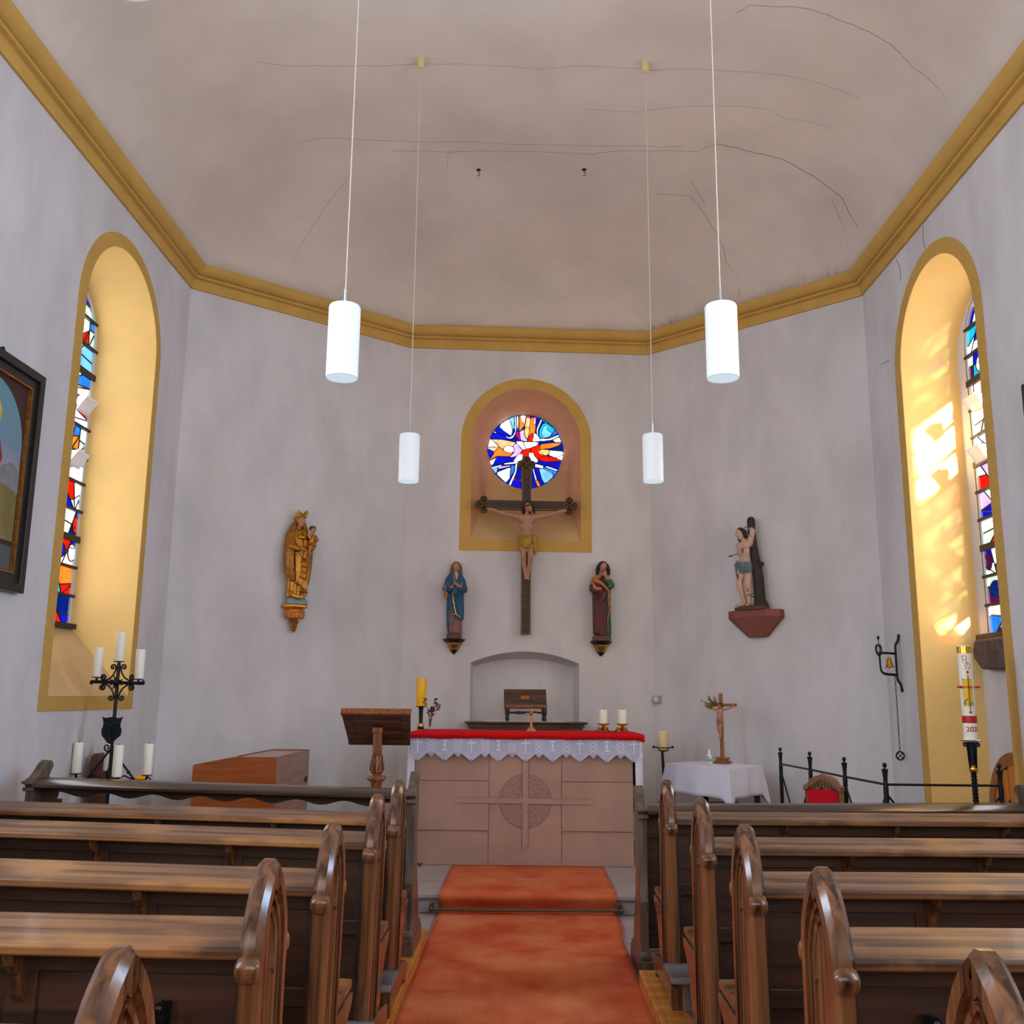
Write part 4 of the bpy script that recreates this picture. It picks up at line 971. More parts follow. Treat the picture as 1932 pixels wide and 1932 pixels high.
# ------------------------------------------------------------------ figures
def placed(root, f):
    pass
def nrm_rz(A, B, flip=False):
    a, u, n, l = frame(A, B); return math.atan2(n.x, -n.y)   # rotation taking local -y onto n
def face(mb, c, s=1., rot=None):
    """head in units of head height s (about 1 = chin to crown); looks along -y"""
    c = V(c)
    def T(p): p = V(p)*s; return c+(rot@p if rot else p)
    mb.ell(T((0,.02,.10)), (.36*s,.42*s,.44*s), 18, 14, rot=rot)
    mb.ell(T((0,-.06,-.16)), (.29*s,.33*s,.34*s), 16, 12, rot=rot)
    mb.ell(T((0,-.20,-.40)), (.13*s,.13*s,.10*s), 12, 8, rot=rot)       # chin
    mb.cap(T((0,-.36,.10)), T((0,-.47,-.10)), .035*s, .065*s, 8)         # nose
    mb.cap(T((-.2,-.35,.14)), T((.2,-.35,.14)), .04*s, .04*s, 8)         # brow
    mb.cap(T((-.07,-.38,-.24)), T((.07,-.38,-.24)), .035*s, .035*s, 8)   # mouth
    for q in (-1, 1):
        mb.ell(T((q*.15,-.33,.02)), .055*s, 10, 8); mb.ell(T((q*.36,.0,-.02)), (.04*s,.08*s,.13*s), 10, 8)
    mb.cap(T((0,.06,-.30)), T((0,.10,-.72)), .18*s, .20*s, 12)           # neck
def hand(mb, w, d, nrm, L, curl=.3, side=1):
    """palm and five fingers; w wrist, d direction, nrm palm normal"""
    w = V(w); d = V(d).normalized(); nrm = V(nrm); nrm = (nrm-d*nrm.dot(d)).normalized(); s = d.cross(nrm)*side
    r = L*.13
    for k in range(4):
        mb.cap(w, w+d*L*.45+s*L*(.17-.115*k), r*1.15, r*.8, 8)
        ln_ = L*(.42, .50, .46, .36)[k]; b0 = w+d*L*.45+s*L*(.17-.115*k)*1.1; dd = (d+nrm*curl*.6).normalized(); m1 = b0+dd*ln_*.5; dd = (d+nrm*curl*1.6).normalized()
        mb.cap(b0, m1, r*.62, r*.52, 8); mb.cap(m1, m1+dd*ln_*.5, r*.52, r*.42, 8)
    tb = w+d*L*.12+s*L*.2; dd = (d*.7+s*.8+nrm*.2).normalized(); mb.cap(w+d*L*.06+s*L*.08, tb, r, r*.75, 8); mb.cap(tb, tb+dd*L*.22, r*.7, r*.6, 8); mb.cap(tb+dd*L*.22, tb+(dd+d*.5).normalized()*L*.42, r*.58, r*.42, 8)
def eyes(root, c, s, rot=None):
    c = V(c); mb = MB()
    for q in (-1, 1):
        p = V((q*.15,-.375,.02))*s; mb.ell(c+(rot@p if rot else p), (.05*s,.02*s,.022*s), 8, 6)
    mb.build('eyes', HAIR, root, smooth=2)
    mb = MB(); p0 = V((-.08,-.41,-.245))*s; p1 = V((.08,-.41,-.245))*s
    if rot: p0 = rot@p0; p1 = rot@p1
    mb.cap(c+p0, c+p1, .018*s, .018*s, 6); mb.build('lips', BLOOD, root, smooth=2)

def console(root_args, parts): pass

# --- crucifix on the east wall
def EC(x, d, z): return E(x, d, z)
cx0 = .0
t = thing('crucifix', 'large dark gilt-edged crucifix hanging below the round window', 'crucifix', tuple(E(0,.1,2.278)))
def efin(mb, name, m, parent=t, **k):
    mb.xf(lambda p: E(p.x+.0, -p.y, p.z)); return mb.build(name, m, parent, **k)
CRW = mat('crucifix_painted_wood', (64,44,26), .5, col2=(34,24,16), vscale=30, bump=.5, bscale=50)
mb = MB(); mb.box((-.052,-.10,2.278),(.052,-.05,4.14)); mb.box((-.45,-.102,3.645),(.45,-.05,3.752)); w = efin(mb, 'cross_beams', CRW, bevel=.004)
mb = MB(); mb.box((-.05,-.05,2.6),(.05,.0,2.72)); mb.box((-.05,-.05,3.1),(.05,-.0,3.2)); efin(mb, 'wall_mount', IR2)
mb = MB()
for s_ in (-1, 1):
    for z0, z1 in ((2.285,3.64),(3.757,4.12)): mb.box((s_*.046-.003,-.1035,z0),(s_*.046+.003,-.1,z1))
    for zz in (3.651,3.746): mb.box((min(s_*.055,s_*.44),-.1055,zz-.003),(max(s_*.055,s_*.44),-.102,zz+.003))
mb.box((-.046,-.1035,2.285),(.046,-.1,2.291)); efin(mb, 'gilt_edge', GOLDD)
for nm, c, dirs in (('left',(-.475,3.70),((-1,0),(0,1),(0,-1))),('right',(.475,3.70),((1,0),(0,1),(0,-1))),('top',(0,4.16),((0,1),(-1,0),(1,0)))):
    mb = MB()
    for d_ in dirs+((0,0),):
        c_ = (c[0]+d_[0]*.052, c[1]+d_[1]*.052); m_ = MB(); m_.lathe([(.048,0),(.048,.03),(.044,.04),(.034,.034),(.030,.030),(.0,.030)], (0,0,0), 22); m_.xf(lambda p: (c_[0]+p.x, -.065-p.z, c_[1]+p.y)); mb.add(m_.v, m_.f)
    e = efin(mb, 'trefoil_end', CRW, smooth=True)
    mb = MB()
    for d_ in dirs:
        c_ = (c[0]+d_[0]*.052, c[1]+d_[1]*.052); mb.tube([(c_[0]+.040*cos(a*pi/10), -.106, c_[1]+.040*sin(a*pi/10)) for a in range(20)], .0035, 6, closed=True)
    efin(mb, 'gilt_ring', GOLDD, e)
mb = MB()
for zz in (4.075,4.02):
    mb.tube([(.018*cos(a*pi/8), -.104, zz+.018*sin(a*pi/8)) for a in range(16)], .003, 5, closed=True); mb.ell((0,-.103,zz), (.007,.004,.007), 8, 6)
rn = random.Random(3)
for z in [2.36+.07*k for k in range(18)]: mb.tube([(-.03+rn.uniform(0,.01),-.1025,z),(rn.uniform(-.01,.01),-.1035,z+.03),(.028,-.1025,z+rn.uniform(-.01,.02))], .0025, 5)
efin(mb, 'scroll_ornament', GOLDD)
# the figure
def corpus(K, skin, vox, root, cloth_m, hair_m, bend=1.):
    """crucified figure, K maps local (x right, y toward wall, z up, unit ~ body height .78) to the world"""
    mb = MB()
    mb.ell((0,0,.50), (.078,.05,.10)); mb.ell((0,-.002,.56), (.088,.050,.07)); mb.ell((0,.0,.41), (.066,.045,.07)); mb.ell((0,.005,.34), (.07,.05,.06))
    mb.cap((0,.0,.60),(.01,-.01,.66), .03, .028)
    for s_ in (-1, 1):
        S = (s_*.085,.0,.595); El = (s_*.235,-.005,.63); W = (s_*.355,.0,.672)
        mb.cap((s_*.03,0,.585), S, .045, .036); mb.limb([S, El, W], [.031,.025,.017]); hand(mb, W, (s_*1,0,.15), (0,-1,0), .062, .35, side=-s_)
        mb.limb([(s_*.038,0,.33),(s_*.034,-.045,.16),(s_*.019,.0,-.005)], [.041,.028,.016])
        mb.cap((s_*.034,-.040,.14),(s_*.030,-.012,.09), .026, .025)
        mb.cap((s_*.016,.0,-.01),(s_*.010,-.035,-.075), .018, .014)
        for k in range(5): mb.cap((s_*.012+(k-2)*.006,-.034,-.075),(s_*.012+(k-2)*.0065,-.042,-.095+abs(k-2)*.002), .0055, .004, 6)
        for k in range(4): mb.cap((s_*.02,-.047,.50-k*.022),(s_*.065,-.03,.49-k*.024), .005, .005, 6)   # ribs
        mb.ell((s_*.035,-.04,.545), (.035,.015,.025))
    rot = M.Rotation(R(22), 3, 'X')@M.Rotation(R(-16), 3, 'Y')
    hc = V((.012,-.03,.70)); face(mb, hc, .115, rot)
    mb.xf(K); b = remesh(mb.build('body', skin, root), vox, 2)
    mb = MB(); mb.loft([(.245,0,-.014,.066,.058,1.4),(.30,0,-.005,.070,.058,1.2),(.36,0,0,.078,.056),(.40,0,0,.072,.050)], 40, .08, 8, .5, 22)
    for k in range(5): mb.tube([(-.078,-.02,.37-k*.02),(-.03,-.068,.34-k*.022),(.03,-.07,.36-k*.016),(.078,-.02,.38-k*.012)], .0085, 6)
    mb.limb([(.075,-.02,.38),(.088,-.02,.30),(.085,-.02,.22),(.08,-.015,.19)], [.022,.024,.02,.012])
    mb.xf(K); remesh(mb.build('loincloth', cloth_m, root), vox, 2)
    mb = MB(); 
    def H(p): return hc+rot@(V(p)*.115)
    mb.ell(H((0,.12,.16)), (.050,.05,.052)); 
    for s_ in (-1, 1): mb.limb([H((s_*.34,.0,.2)),H((s_*.42,.05,-.2)),H((s_*.38,-.05,-.62))], [.018,.020,.012])
    mb.cap(H((0,-.34,-.42)),H((0,-.30,-.56)), .016, .010)
    mb.xf(K); remesh(mb.build('hair', hair_m, root), vox, 1)
    mb = MB(); pts = [H((.43*cos(a*pi/8), .02+.46*sin(a*pi/8), .30)) for a in range(16)]; mb.tube(pts, .010, 6, closed=True)
    for i_, p in enumerate(pts): mb.tube([p, p+(p-H((0,.02,.28))).normalized()*.014], .003, 4)
    mb.xf(K); mb.build('crown_of_thorns', HAIRB, root, smooth=2)
t2 = t
corpus(lambda p: E(p[0]*1.08+.0, .155-p[1]*1., 2.955+p[2]*1.0), SKD, .006, t, mat('gilt_loincloth', (160,124,38), .45, .35, bump=.4, bscale=50), HAIR)

# --- generic draped standing figure
def bracket_classic(root, dark=True):
    """black shelf, gilt bell, black drop; local coords, top at z=0, wall at y=0"""
    def hp(mb, r0, r1, z0, z1, n=5):
        # half-octagon slab against the wall
        def o(r): return [(-r,0),(-r,-r*.45),(-r*.5,-r*.85),(r*.5,-r*.85),(r,-r*.45),(r,0)]
        vs = [(p[0],p[1],z0) for p in o(r0)]+[(p[0],p[1],z1) for p in o(r1)]; k = 6
        mb.add(vs, [tuple(range(k)), tuple(range(k,2*k))]+[(i,(i+1)%k,k+(i+1)%k,k+i) for i in range(k)])
    mb = MB(); hp(mb, .085, .118, -.04, -.008); hp(mb, .12, .12, -.008, 0); mb.build('shelf', BLK, root, bevel=.003)
    mb = MB(); hp(mb, .045, .085, -.115, -.04); mb.build('gilt_bell', mat('bracket_gilt', (190,138,50), .35, .6), root, bevel=.003)
    mb = MB(); hp(mb, .030, .052, -.10, -.058); mb.xf(lambda p: (p.x, p.y-.028, p.z)); mb.build('bell_panel', BROWNB, root, bevel=.002)
    mb = MB(); hp(mb, .008, .045, -.16, -.115); mb.build('drop', BLK, root, bevel=.003)

def fig_root(name, label, pos, rz, cat='statue'):
    return thing(name, label, cat, pos, rz)
def locbuild(mb, *a, **k):
    """build a part whose coordinates are local to a rotated root"""
    root = a[2]; loc = gw(root); mb.xf(lambda p: V(p)+loc); return mb.build(*a, **k)

def blue_statue(pos, rz):
    br = thing('wall_bracket', 'black and gold wall bracket under the blue robed statue', 'bracket', (pos[0],pos[1],2.222), rz)
    G = gw(br)
    class P_: pass
    def L(mb, name, m, root, **k): return locbuild(mb, name, m, root, **k)
    # bracket uses same local build
    _b(br)
    r = thing('statue', 'statue of a woman in a blue mantle with folded hands, left of the crucifix', 'statue', (pos[0],pos[1],2.222), rz); r.scale = (.9,1,1)
    yo = -.075
    mb = MB(); mb.box((-.092,yo-.07,.0),(.092,yo+.07,.045)); mb.box((-.082,yo-.065,.045),(.075,yo+.06,.062)); L(mb, 'base', BROWNB, r, bevel=.006)
    mb = MB(); hc = (.01,yo-.012,.765); face(mb, hc, .105, M.Rotation(R(8),3,'X')); mb.ell((0,yo,.55), (.07,.045,.14))
    for s_, w, e in ((-1,(-.03,yo-.085,.55),(-.10,yo-.03,.52)),(1,(.0,yo-.095,.585),(.09,yo-.03,.53))):
        mb.limb([(s_*.07,yo,.65), e, w], [.03,.026,.015]); hand(mb, w, (-.2*s_-.02,-.15,.9 if s_ > 0 else .7), (s_*-.9,-.2,0), .055, .2, side=s_)
    remesh(L(mb, 'body', SK, r), .0055, 1)
    G_ = gw(r); eyes(r, V(hc)+G_, .105, M.Rotation(R(8),3,'X'))
    mb = MB(); mb.loft([(.06,.01,yo,.085,.062),(.14,.01,yo-.002,.08,.06),(.3,0,yo,.078,.056),(.45,0,yo,.075,.052),(.6,0,yo,.074,.045)], 56, .05, 10, .4, 2); remesh(L(mb, 'gown', ROSE, r), .006, 1)
    mb = MB()
    mb.loft([(.20,.035,yo+.004,.070,.066),(.30,.02,yo,.088,.068),(.42,.008,yo,.095,.066),(.52,.004,yo,.104,.066),(.60,0,yo+.002,.108,.062),(.66,0,yo+.004,.10,.056),(.70,.004,yo+.004,.075,.05),(.745,.008,yo+.018,.050,.045),(.80,.01,yo+.018,.053,.05),(.825,.01,yo+.016,.03,.03)], 64, .075, 8, 1.1, 7)
    mb.limb([(-.045,yo+.01,.5),(-.055,yo+.01,.3),(-.055,yo,.12),(-.05,yo,.07)], [.05,.045,.036,.03])
    # mantle folds falling across the front
    for k in range(5): mb.tube([(.095-.004*k,yo-.02,.60-.03*k),(.06,yo-.066,.52-.048*k),(.01,yo-.074,.46-.055*k),(-.02,yo-.066,.47-.045*k)], .0095, 6)
    for k in range(6): mb.tube([(.08-k*.016,yo-.052-.003*k,.42),(.088-k*.016,yo-.060,.30),(.085-k*.015,yo-.056,.215+.006*k)], .0075, 6)
    for s_ in (-1, 1): mb.limb([(s_*.085,yo,.63),(s_*.11,yo-.02,.53),(s_*.055,yo-.075,.52)], [.036,.040,.028])
    m_ = remesh(L(mb, 'blue_mantle', BLUE, r), .0055, 1)
    mb = MB(); mb.ell((-.105,yo-.03,.50), (.032,.03,.075)); mb.tube([(-.115,yo-.05,.57),(-.12,yo-.055,.50),(-.10,yo-.05,.43)], .012, 8); remesh(L(mb, 'ochre_sleeve', TAN, r), .006, 1)
    mb = MB(); mb.tube([(-.03,yo-.085,.50),(-.018,yo-.078,.40),(.0,yo-.074,.32),(.02,yo-.076,.255),(.05,yo-.075,.235),(.075,yo-.066,.215),(.098,yo-.04,.195)], .0068, 8)
    mb.tube([(-.035,yo-.06,.24),(-.01,yo-.07,.255),(.012,yo-.074,.262)], .007, 8); mb.tube([(-.02,yo-.046,.74),(-.022,yo-.055,.68),(-.01,yo-.075,.61)], .004, 6); mb.tube([(.045,yo-.04,.74),(.035,yo-.058,.67),(.01,yo-.08,.61)], .004, 6)
    mb.tube([(-.028,yo-.052,.80),(.01,yo-.066,.812),(.048,yo-.052,.80)], .004, 6); L(mb, 'gold_hem', GOLDB, r, smooth=2)
    mb = MB(); mb.ell((.01,yo+.012,.79), (.056,.055,.05)); mb.limb([(-.04,yo+.0,.78),(-.052,yo-.0,.70),(-.055,yo-.005,.66)], [.018,.022,.02]); mb.limb([(.06,yo,.78),(.068,yo,.71),(.07,yo-.01,.66)], [.018,.02,.018]); remesh(L(mb, 'head_veil', mat('brown_veil', (112,84,64), .6), r), .006, 1)
    mb = MB(); mb.limb([(.01,yo-.022,.705),(.015,yo-.040,.68),(.012,yo-.052,.65)], [.026,.022,.014]); remesh(L(mb, 'white_wimple', mat('wimple', (176,176,160), .7), r), .006, 1)

def _b(root):
    loc = gw(root); old = MB.build
    def nb(self, name, mats, parent=None, **k):
        self.xf(lambda p: V(p)+gw(root)); return old(self, name, mats, parent, **k)
    MB.build = nb
    try: bracket_classic(root)
    finally: MB.build = old

def red_statue(pos, rz):
    br = thing('wall_bracket', 'black and gold wall bracket under the maroon robed statue', 'bracket', (pos[0],pos[1],2.218), rz); _b(br)
    r = thing('statue', 'statue of a man in a maroon mantle, hand at his chin, right of the crucifix', 'statue', (pos[0],pos[1],2.218), rz); yo = -.075; L = lambda mb, n_, m, root=None, **k: locbuild(mb, n_, m, r, **k)
    mb = MB(); mb.box((-.092,yo-.07,0),(.092,yo+.07,.05)); mb.box((-.085,yo-.065,.05),(.088,yo+.062,.062)); L(mb, 'base', BROWNB, bevel=.006)
    rot = M.Rotation(R(8),3,'Y')@M.Rotation(R(5),3,'X'); hc = (.02,yo-.012,.80)
    mb = MB(); face(mb, hc, .112, rot); mb.ell((0,yo,.58), (.07,.045,.14)); mb.limb([(.08,yo,.66),(.085,yo-.07,.60),(.035,yo-.09,.70)], [.03,.026,.015]); hand(mb, (.035,yo-.09,.70), (-.15,.05,1), (0,.8,.1), .06, .5); mb.limb([(-.08,yo,.66),(-.09,yo-.04,.56),(-.02,yo-.08,.56)], [.03,.026,.016])
    remesh(L(mb, 'body', SK), .0055, 1); eyes(r, V(hc)+gw(r), .112, rot)
    mb = MB(); mb.loft([(.06,.06,yo,.045,.055),(.3,.055,yo,.045,.05),(.5,.055,yo,.045,.05),(.58,.05,yo,.05,.05),(.66,.04,yo,.055,.045),(.69,.02,yo,.04,.036)], 40, .05, 8, .4, 2); mb.limb([(.09,yo-.01,.64),(.098,yo-.055,.60),(.06,yo-.085,.64)], [.038,.040,.026]); remesh(L(mb, 'green_robe', GRN), .006, 1)
    mb = MB(); mb.loft([(.07,-.015,yo,.075,.066),(.2,-.015,yo,.078,.066),(.36,-.012,yo,.082,.066),(.48,-.008,yo,.088,.066),(.56,-.006,yo,.096,.066),(.62,-.008,yo+.002,.10,.06),(.68,-.01,yo+.006,.085,.05),(.71,.0,yo+.01,.05,.04)], 64, .07, 11, .3, 2)
    for k in range(7): mb.tube([(-.08+k*.02,yo-.05-.012*sin(k*.5),.46-.01*k),(-.075+k*.019,yo-.062-.008*sin(k*.6),.28),(-.078+k*.02,yo-.060,.08)], .0075, 6)
    for k in range(5): mb.tube([(-.095,yo-.02,.58-.03*k),(-.05,yo-.066,.50-.03*k),(.01,yo-.074,.52-.02*k),(.06,yo-.06,.57-.016*k)], .008, 6)
    mb.limb([(-.09,yo,.64),(-.105,yo-.03,.56),(-.06,yo-.06,.53)], [.032,.034,.026]); remesh(L(mb, 'maroon_mantle', MAR), .0055, 1)
    mb = MB(); mb.limb([(-.02,yo-.04,.70),(-.075,yo-.03,.67),(-.10,yo-.02,.62)], [.022,.034,.028]); mb.limb([(-.07,yo-.055,.65),(-.01,yo-.075,.62),(.04,yo-.085,.57),(.07,yo-.075,.53)], [.028,.02,.016,.012]); mb.limb([(.07,yo,.70),(.09,yo+.0,.64),(.10,yo,.56)], [.018,.018,.014]); remesh(L(mb, 'tan_collar', TAN), .006, 1)
    mb = MB(); mb.tube([(.06,yo-.07,.55),(.075,yo-.07,.50),(.065,yo-.072,.44),(.08,yo-.068,.36),(.07,yo-.07,.30),(.052,yo-.072,.22),(.066,yo-.07,.15),(.05,yo-.07,.08),(.0,yo-.072,.07),(-.04,yo-.07,.076)], [.008,.016,.009,.014,.010,.007,.006,.005,.005,.005], 8); L(mb, 'gold_hem', GOLDD, smooth=2)
    mb = MB(); c = V(hc); mb.ell(c+V((0,.018,.022)), (.056,.055,.052)); 
    for s_ in (-1, 1): mb.limb([c+V((s_*.045,.0,.02)),c+V((s_*.06,.01,-.03)),c+V((s_*.062,.01,-.07))], [.022,.024,.018])
    remesh(L(mb, 'hair', HAIR), .006, 1)

def mary_statue(pos, rz):
    br = thing('wall_bracket', 'gilded wall bracket carved with leaves under the crowned gold statue', 'bracket', (pos[0],pos[1],2.478), rz); L = lambda mb, n_, m, root=br, **k: locbuild(mb, n_, m, root, **k)
    def o(r, cy=-.0): return [(-r,0),(-r,-r*.6),(-r*.55,-r*1.15),(r*.55,-r*1.15),(r,-r*.6),(r,0)]
    def hp(mb, r0, r1, z0, z1):
        k = 6; vs = [(p[0],p[1],z0) for p in o(r0)]+[(p[0],p[1],z1) for p in o(r1)]; mb.add(vs, [tuple(range(k)), tuple(range(k,2*k))]+[(i,(i+1)%k,k+(i+1)%k,k+i) for i in range(k)])
    mb = MB(); hp(mb, .105, .115, -.022, -.008); hp(mb, .128, .128, -.008, .012); hp(mb, .09, .10, -.035, -.022); L(mb, 'shelf', mat('burnished_gilt', (206,134,44), .3, .7), bevel=.003)
    mb = MB()
    for k in range(7):
        a = pi+pi*(k+.0)/6; x = .088*cos(a); y = -.05+.065*sin(a)
        mb.ell((x,y,-.055), (.020,.018,.022)); mb.ell((x*1.05,y-.006,-.085), (.016,.014,.016)); mb.ell((x*.9,y,-.105), (.022,.018,.018))
    mb.lathe([(.02,-.14),(.05,-.12),(.075,-.09),(.085,-.05),(.085,-.03)], (0,-.05,0), 20); remesh(L(mb, 'carved_leaves', mat('orange_gilt', (190,116,40), .45, .3, var=.25, vscale=30)), .006, 1)
    mb = MB(); mb.lathe([(.004,-.255),(.022,-.235),(.03,-.225),(.026,-.215),(.032,-.20),(.038,-.17),(.05,-.155),(.052,-.145),(.035,-.138)], (0,-.05,0), 14); L(mb, 'drop', GOLD, smooth=True)
    r = thing('statue', 'gilded statue of a crowned woman holding a child, on the left diagonal wall', 'statue', (pos[0],pos[1],2.49), rz); yo = -.085; L = lambda mb, n_, m, root=r, **k: locbuild(mb, n_, m, root, **k)
    mb = MB(); mb.ell((0,yo,.015), (.118,.085,.085)); mb.v = [V((p.x,p.y,max(p.z,.0))) for p in mb.v]; L(mb, 'globe_base', GLOBE, smooth=2)
    mb = MB(); mb.tube([(-.09,yo-.06,.13),(-.075,yo-.085,.085),(-.03,yo-.1,.07),(.03,yo-.1,.075),(.06,yo-.085,.10)], [.006,.018,.022,.016,.005], 8); L(mb, 'crescent', GOLDB, smooth=2)
    rot = M.Rotation(R(10),3,'Y')@M.Rotation(R(14),3,'X'); hc = (.0,yo-.02,.835)
    mb = MB(); face(mb, hc, .108, rot); mb.ell((0,yo,.62), (.07,.05,.15)); mb.limb([(-.08,yo,.70),(-.10,yo-.05,.57),(-.02,yo-.11,.55)], [.032,.028,.016]); hand(mb, (-.02,yo-.11,.555), (.9,-.2,-.35), (0,0,-1), .065, .2); mb.limb([(.08,yo,.70),(.11,yo-.03,.58),(.09,yo-.10,.60)], [.032,.028,.016]); hand(mb, (.09,yo-.10,.60), (.2,-.6,.7), (-1,0,0), .06, .4)
    remesh(L(mb, 'body', SK), .0055, 1); eyes(r, V(hc)+gw(r), .108, rot)
    mb = MB(); mb.loft([(.075,-.02,yo,.088,.07),(.16,-.015,yo,.09,.07),(.30,-.005,yo,.098,.07),(.45,.0,yo,.108,.07),(.58,.0,yo,.112,.07),(.68,.0,yo+.002,.105,.062),(.74,.0,yo+.004,.08,.05),(.765,0,yo+.01,.05,.04)], 72, .075, 12, .2, 3)
    for k in range(8): mb.tube([(-.07+k*.02,yo-.072-.012*sin(k*.45),.50-.012*k),(-.06+k*.018,yo-.082-.006*sin(k*.45),.34-.01*k),(-.05+k*.016,yo-.074,.16-.008*k+.05*(k < 3))], .008, 6)
    for k in range(4): mb.tube([(-.055+.008*k,yo-.08,.53-.03*k),(-.015,yo-.092,.44-.055*k),(.03,yo-.092,.43-.058*k),(.085,yo-.06,.54-.035*k)], .010, 6)
    mb.tube([(-.05,yo-.088,.22),(.0,yo-.094,.175),(.05,yo-.086,.135),(.085,yo-.065,.12)], .008, 6); mb.limb([(-.08,yo,.70),(-.102,yo-.04,.58),(-.055,yo-.095,.552)], [.044,.042,.03]); mb.limb([(.08,yo,.70),(.11,yo-.03,.58),(.095,yo-.085,.595)], [.042,.042,.03])
    remesh(L(mb, 'gilded_robe', GOLD), .0055, 1)
    mb = MB(); mb.limb([(-.055,yo+.03,.80),(-.10,yo+.02,.70),(-.122,yo,.58),(-.125,yo-.01,.45),(-.12,yo-.02,.33)], [.032,.038,.042,.042,.036]); mb.limb([(-.115,yo-.03,.40),(-.09,yo-.055,.30),(-.085,yo-.055,.25)], [.035,.034,.028]); mb.limb([(.085,yo+.0,.66),(.115,yo,.52),(.112,yo,.36),(.095,yo-.01,.22)], [.035,.036,.03,.022]); mb.ell((0,yo+.02,.865), (.058,.058,.058)); mb.limb([(.035,yo+.02,.84),(.06,yo+.02,.77),(.08,yo+.01,.70)], [.03,.03,.03])
    for k in range(4): mb.tube([(-.14+.018*k,yo-.035-.006*k,.62),(-.145+.018*k,yo-.045-.008*k,.46),(-.14+.02*k,yo-.04-.01*k,.27)], .008, 6)
    remesh(L(mb, 'gilded_veil', GOLDD), .006, 1)
    mb = MB(); mb.tube([(-.045,yo-.06,.675),(.0,yo-.085,.67),(.045,yo-.07,.675)], .014, 8); L(mb, 'girdle', GOLDB, smooth=2)
    mb = MB(); ct = V(hc)+V((.004,.012,.05)); n_ = 40; top = []
    vs = []
    for k in range(n_):
        a = 2*pi*k/n_; sp_ = abs(cos(2.5*a+pi/2*.0))**2; h = .026+.04*sp_; rr_ = .056+.018*sp_; vs += [ct+V((.048*cos(a),.048*sin(a),0)), ct+V((rr_*cos(a),rr_*sin(a),h))]
    fs = [(2*k,2*((k+1)%n_),2*((k+1)%n_)+1,2*k+1) for k in range(n_)]; mb.add(vs, fs); mb.tube([ct+V((.05*cos(a*pi/12),.05*sin(a*pi/12),.004)) for a in range(24)], .006, 6, closed=True)
    o_ = L(mb, 'crown', GOLDB, recalc=False); o_.modifiers.new('s','SOLIDIFY').thickness = .005
    # child on her arm
    cc = V((.105,yo-.07,.72)); mb = MB(); face(mb, cc+V((0,0,.04)), .078); mb.limb([cc+V((-.03,0,-.02)),cc+V((-.045,-.03,-.05)),cc+V((-.06,-.03,-.01))], [.016,.014,.010]); hand(mb, cc+V((-.06,-.03,-.01)), (-.3,-.1,1), (0,-1,0), .03, .3); mb.limb([cc+V((.03,0,-.02)),cc+V((.045,-.03,-.06)),cc+V((.01,-.045,-.06))], [.016,.014,.010]); mb.limb([cc+V((-.01,-.03,-.13)),cc+V((-.045,-.055,-.15)),cc+V((-.05,-.045,-.20))], [.018,.014,.010]); mb.cap(cc+V((-.05,-.045,-.20)),cc+V((-.055,-.07,-.21)), .009, .007)
    ch = remesh(L(mb, 'child', SK), .005, 1)
    locbuild(MB().ell(cc+V((0,.008,.056)), (.037,.038,.030)), 'child_hair', HAIRB, r, smooth=2)
    mb = MB(); mb.loft([(cc.z-.14,cc.x,cc.y,.042,.036),(cc.z-.09,cc.x,cc.y,.042,.034),(cc.z-.04,cc.x,cc.y,.042,.03),(cc.z-.012,cc.x,cc.y,.026,.022)], 30, .06, 7); mb.limb([cc+V((-.03,-.0,-.025)),cc+V((-.042,-.025,-.05))], [.019,.018]); mb.limb([cc+V((.03,0,-.025)),cc+V((.043,-.025,-.058))], [.019,.018]); mb.limb([cc+V((-.01,-.02,-.12)),cc+V((-.035,-.045,-.14))], [.03,.024]); remesh(L(mb, 'child_gown', GOLD), .0055, 1)

rzE = nrm_rz(B1, B2)
pB = E(-.775+.005,0.01,0); blue_statue((pB.x, pB.y), rzE)
pR = E(.83-.005,0.01,0); red_statue((pR.x, pR.y), rzE)
aL, uL, nL, lL = frame(L1, B1); kq = (V((-2.222,9.49,0))-aL).dot(uL); pM = aL+uL*kq+nL*.005
mary_statue((pM.x, pM.y), nrm_rz(L1, B1))

# --- bound man with tree trunk, right diagonal wall
aR, uR, nR, lR = frame(B2, R1); kq = (V((2.225,9.65,0))-aR).dot(uR); pS = aR+uR*kq+nR*.004; rzS = nrm_rz(B2, R1)
br = thing('wall_console', 'faceted red sandstone console under the bound figure', 'bracket', (pS.x,pS.y,2.49), rzS)
mb = MB()
def oct_(r, k): return [(-r,0),(-r,-r*k*.55),(-r*.6,-r*k),(r*.6,-r*k),(r,-r*k*.55),(r,0)]
for r0, r1, z0, z1 in ((.285,.285,-.075,0),(.10,.285,-.265,-.075)):
    o0 = oct_(r0, .62 if r0 > .2 else .75); o1 = oct_(r1, .62); k = 6
    mb.add([(p[0],p[1],z0) for p in o0]+[(p[0],p[1],z1) for p in o1], [tuple(range(k)), tuple(range(k,2*k))]+[(i,(i+1)%k,k+(i+1)%k,k+i) for i in range(k)])
locbuild(mb, 'stone_block', PINKS, br, bevel=.003)
r = thing('statue', 'statue of a near naked man bound to a tree trunk, on the right diagonal wall', 'statue', (pS.x,pS.y,2.49), rzS); yo = -.125; L = lambda mb, n_, m, root=r, **k: locbuild(mb, n_, m, root, **k)
mb = MB(); mb.ell((.0,yo,.01), (.19,.085,.045)); mb.v = [V((p.x,p.y,max(p.z,0))) for p in mb.v]; mb.box((-.16,yo-.07,0),(.16,yo+.07,.03)); remesh(L(mb, 'ground', BROWNB), .008, 2)
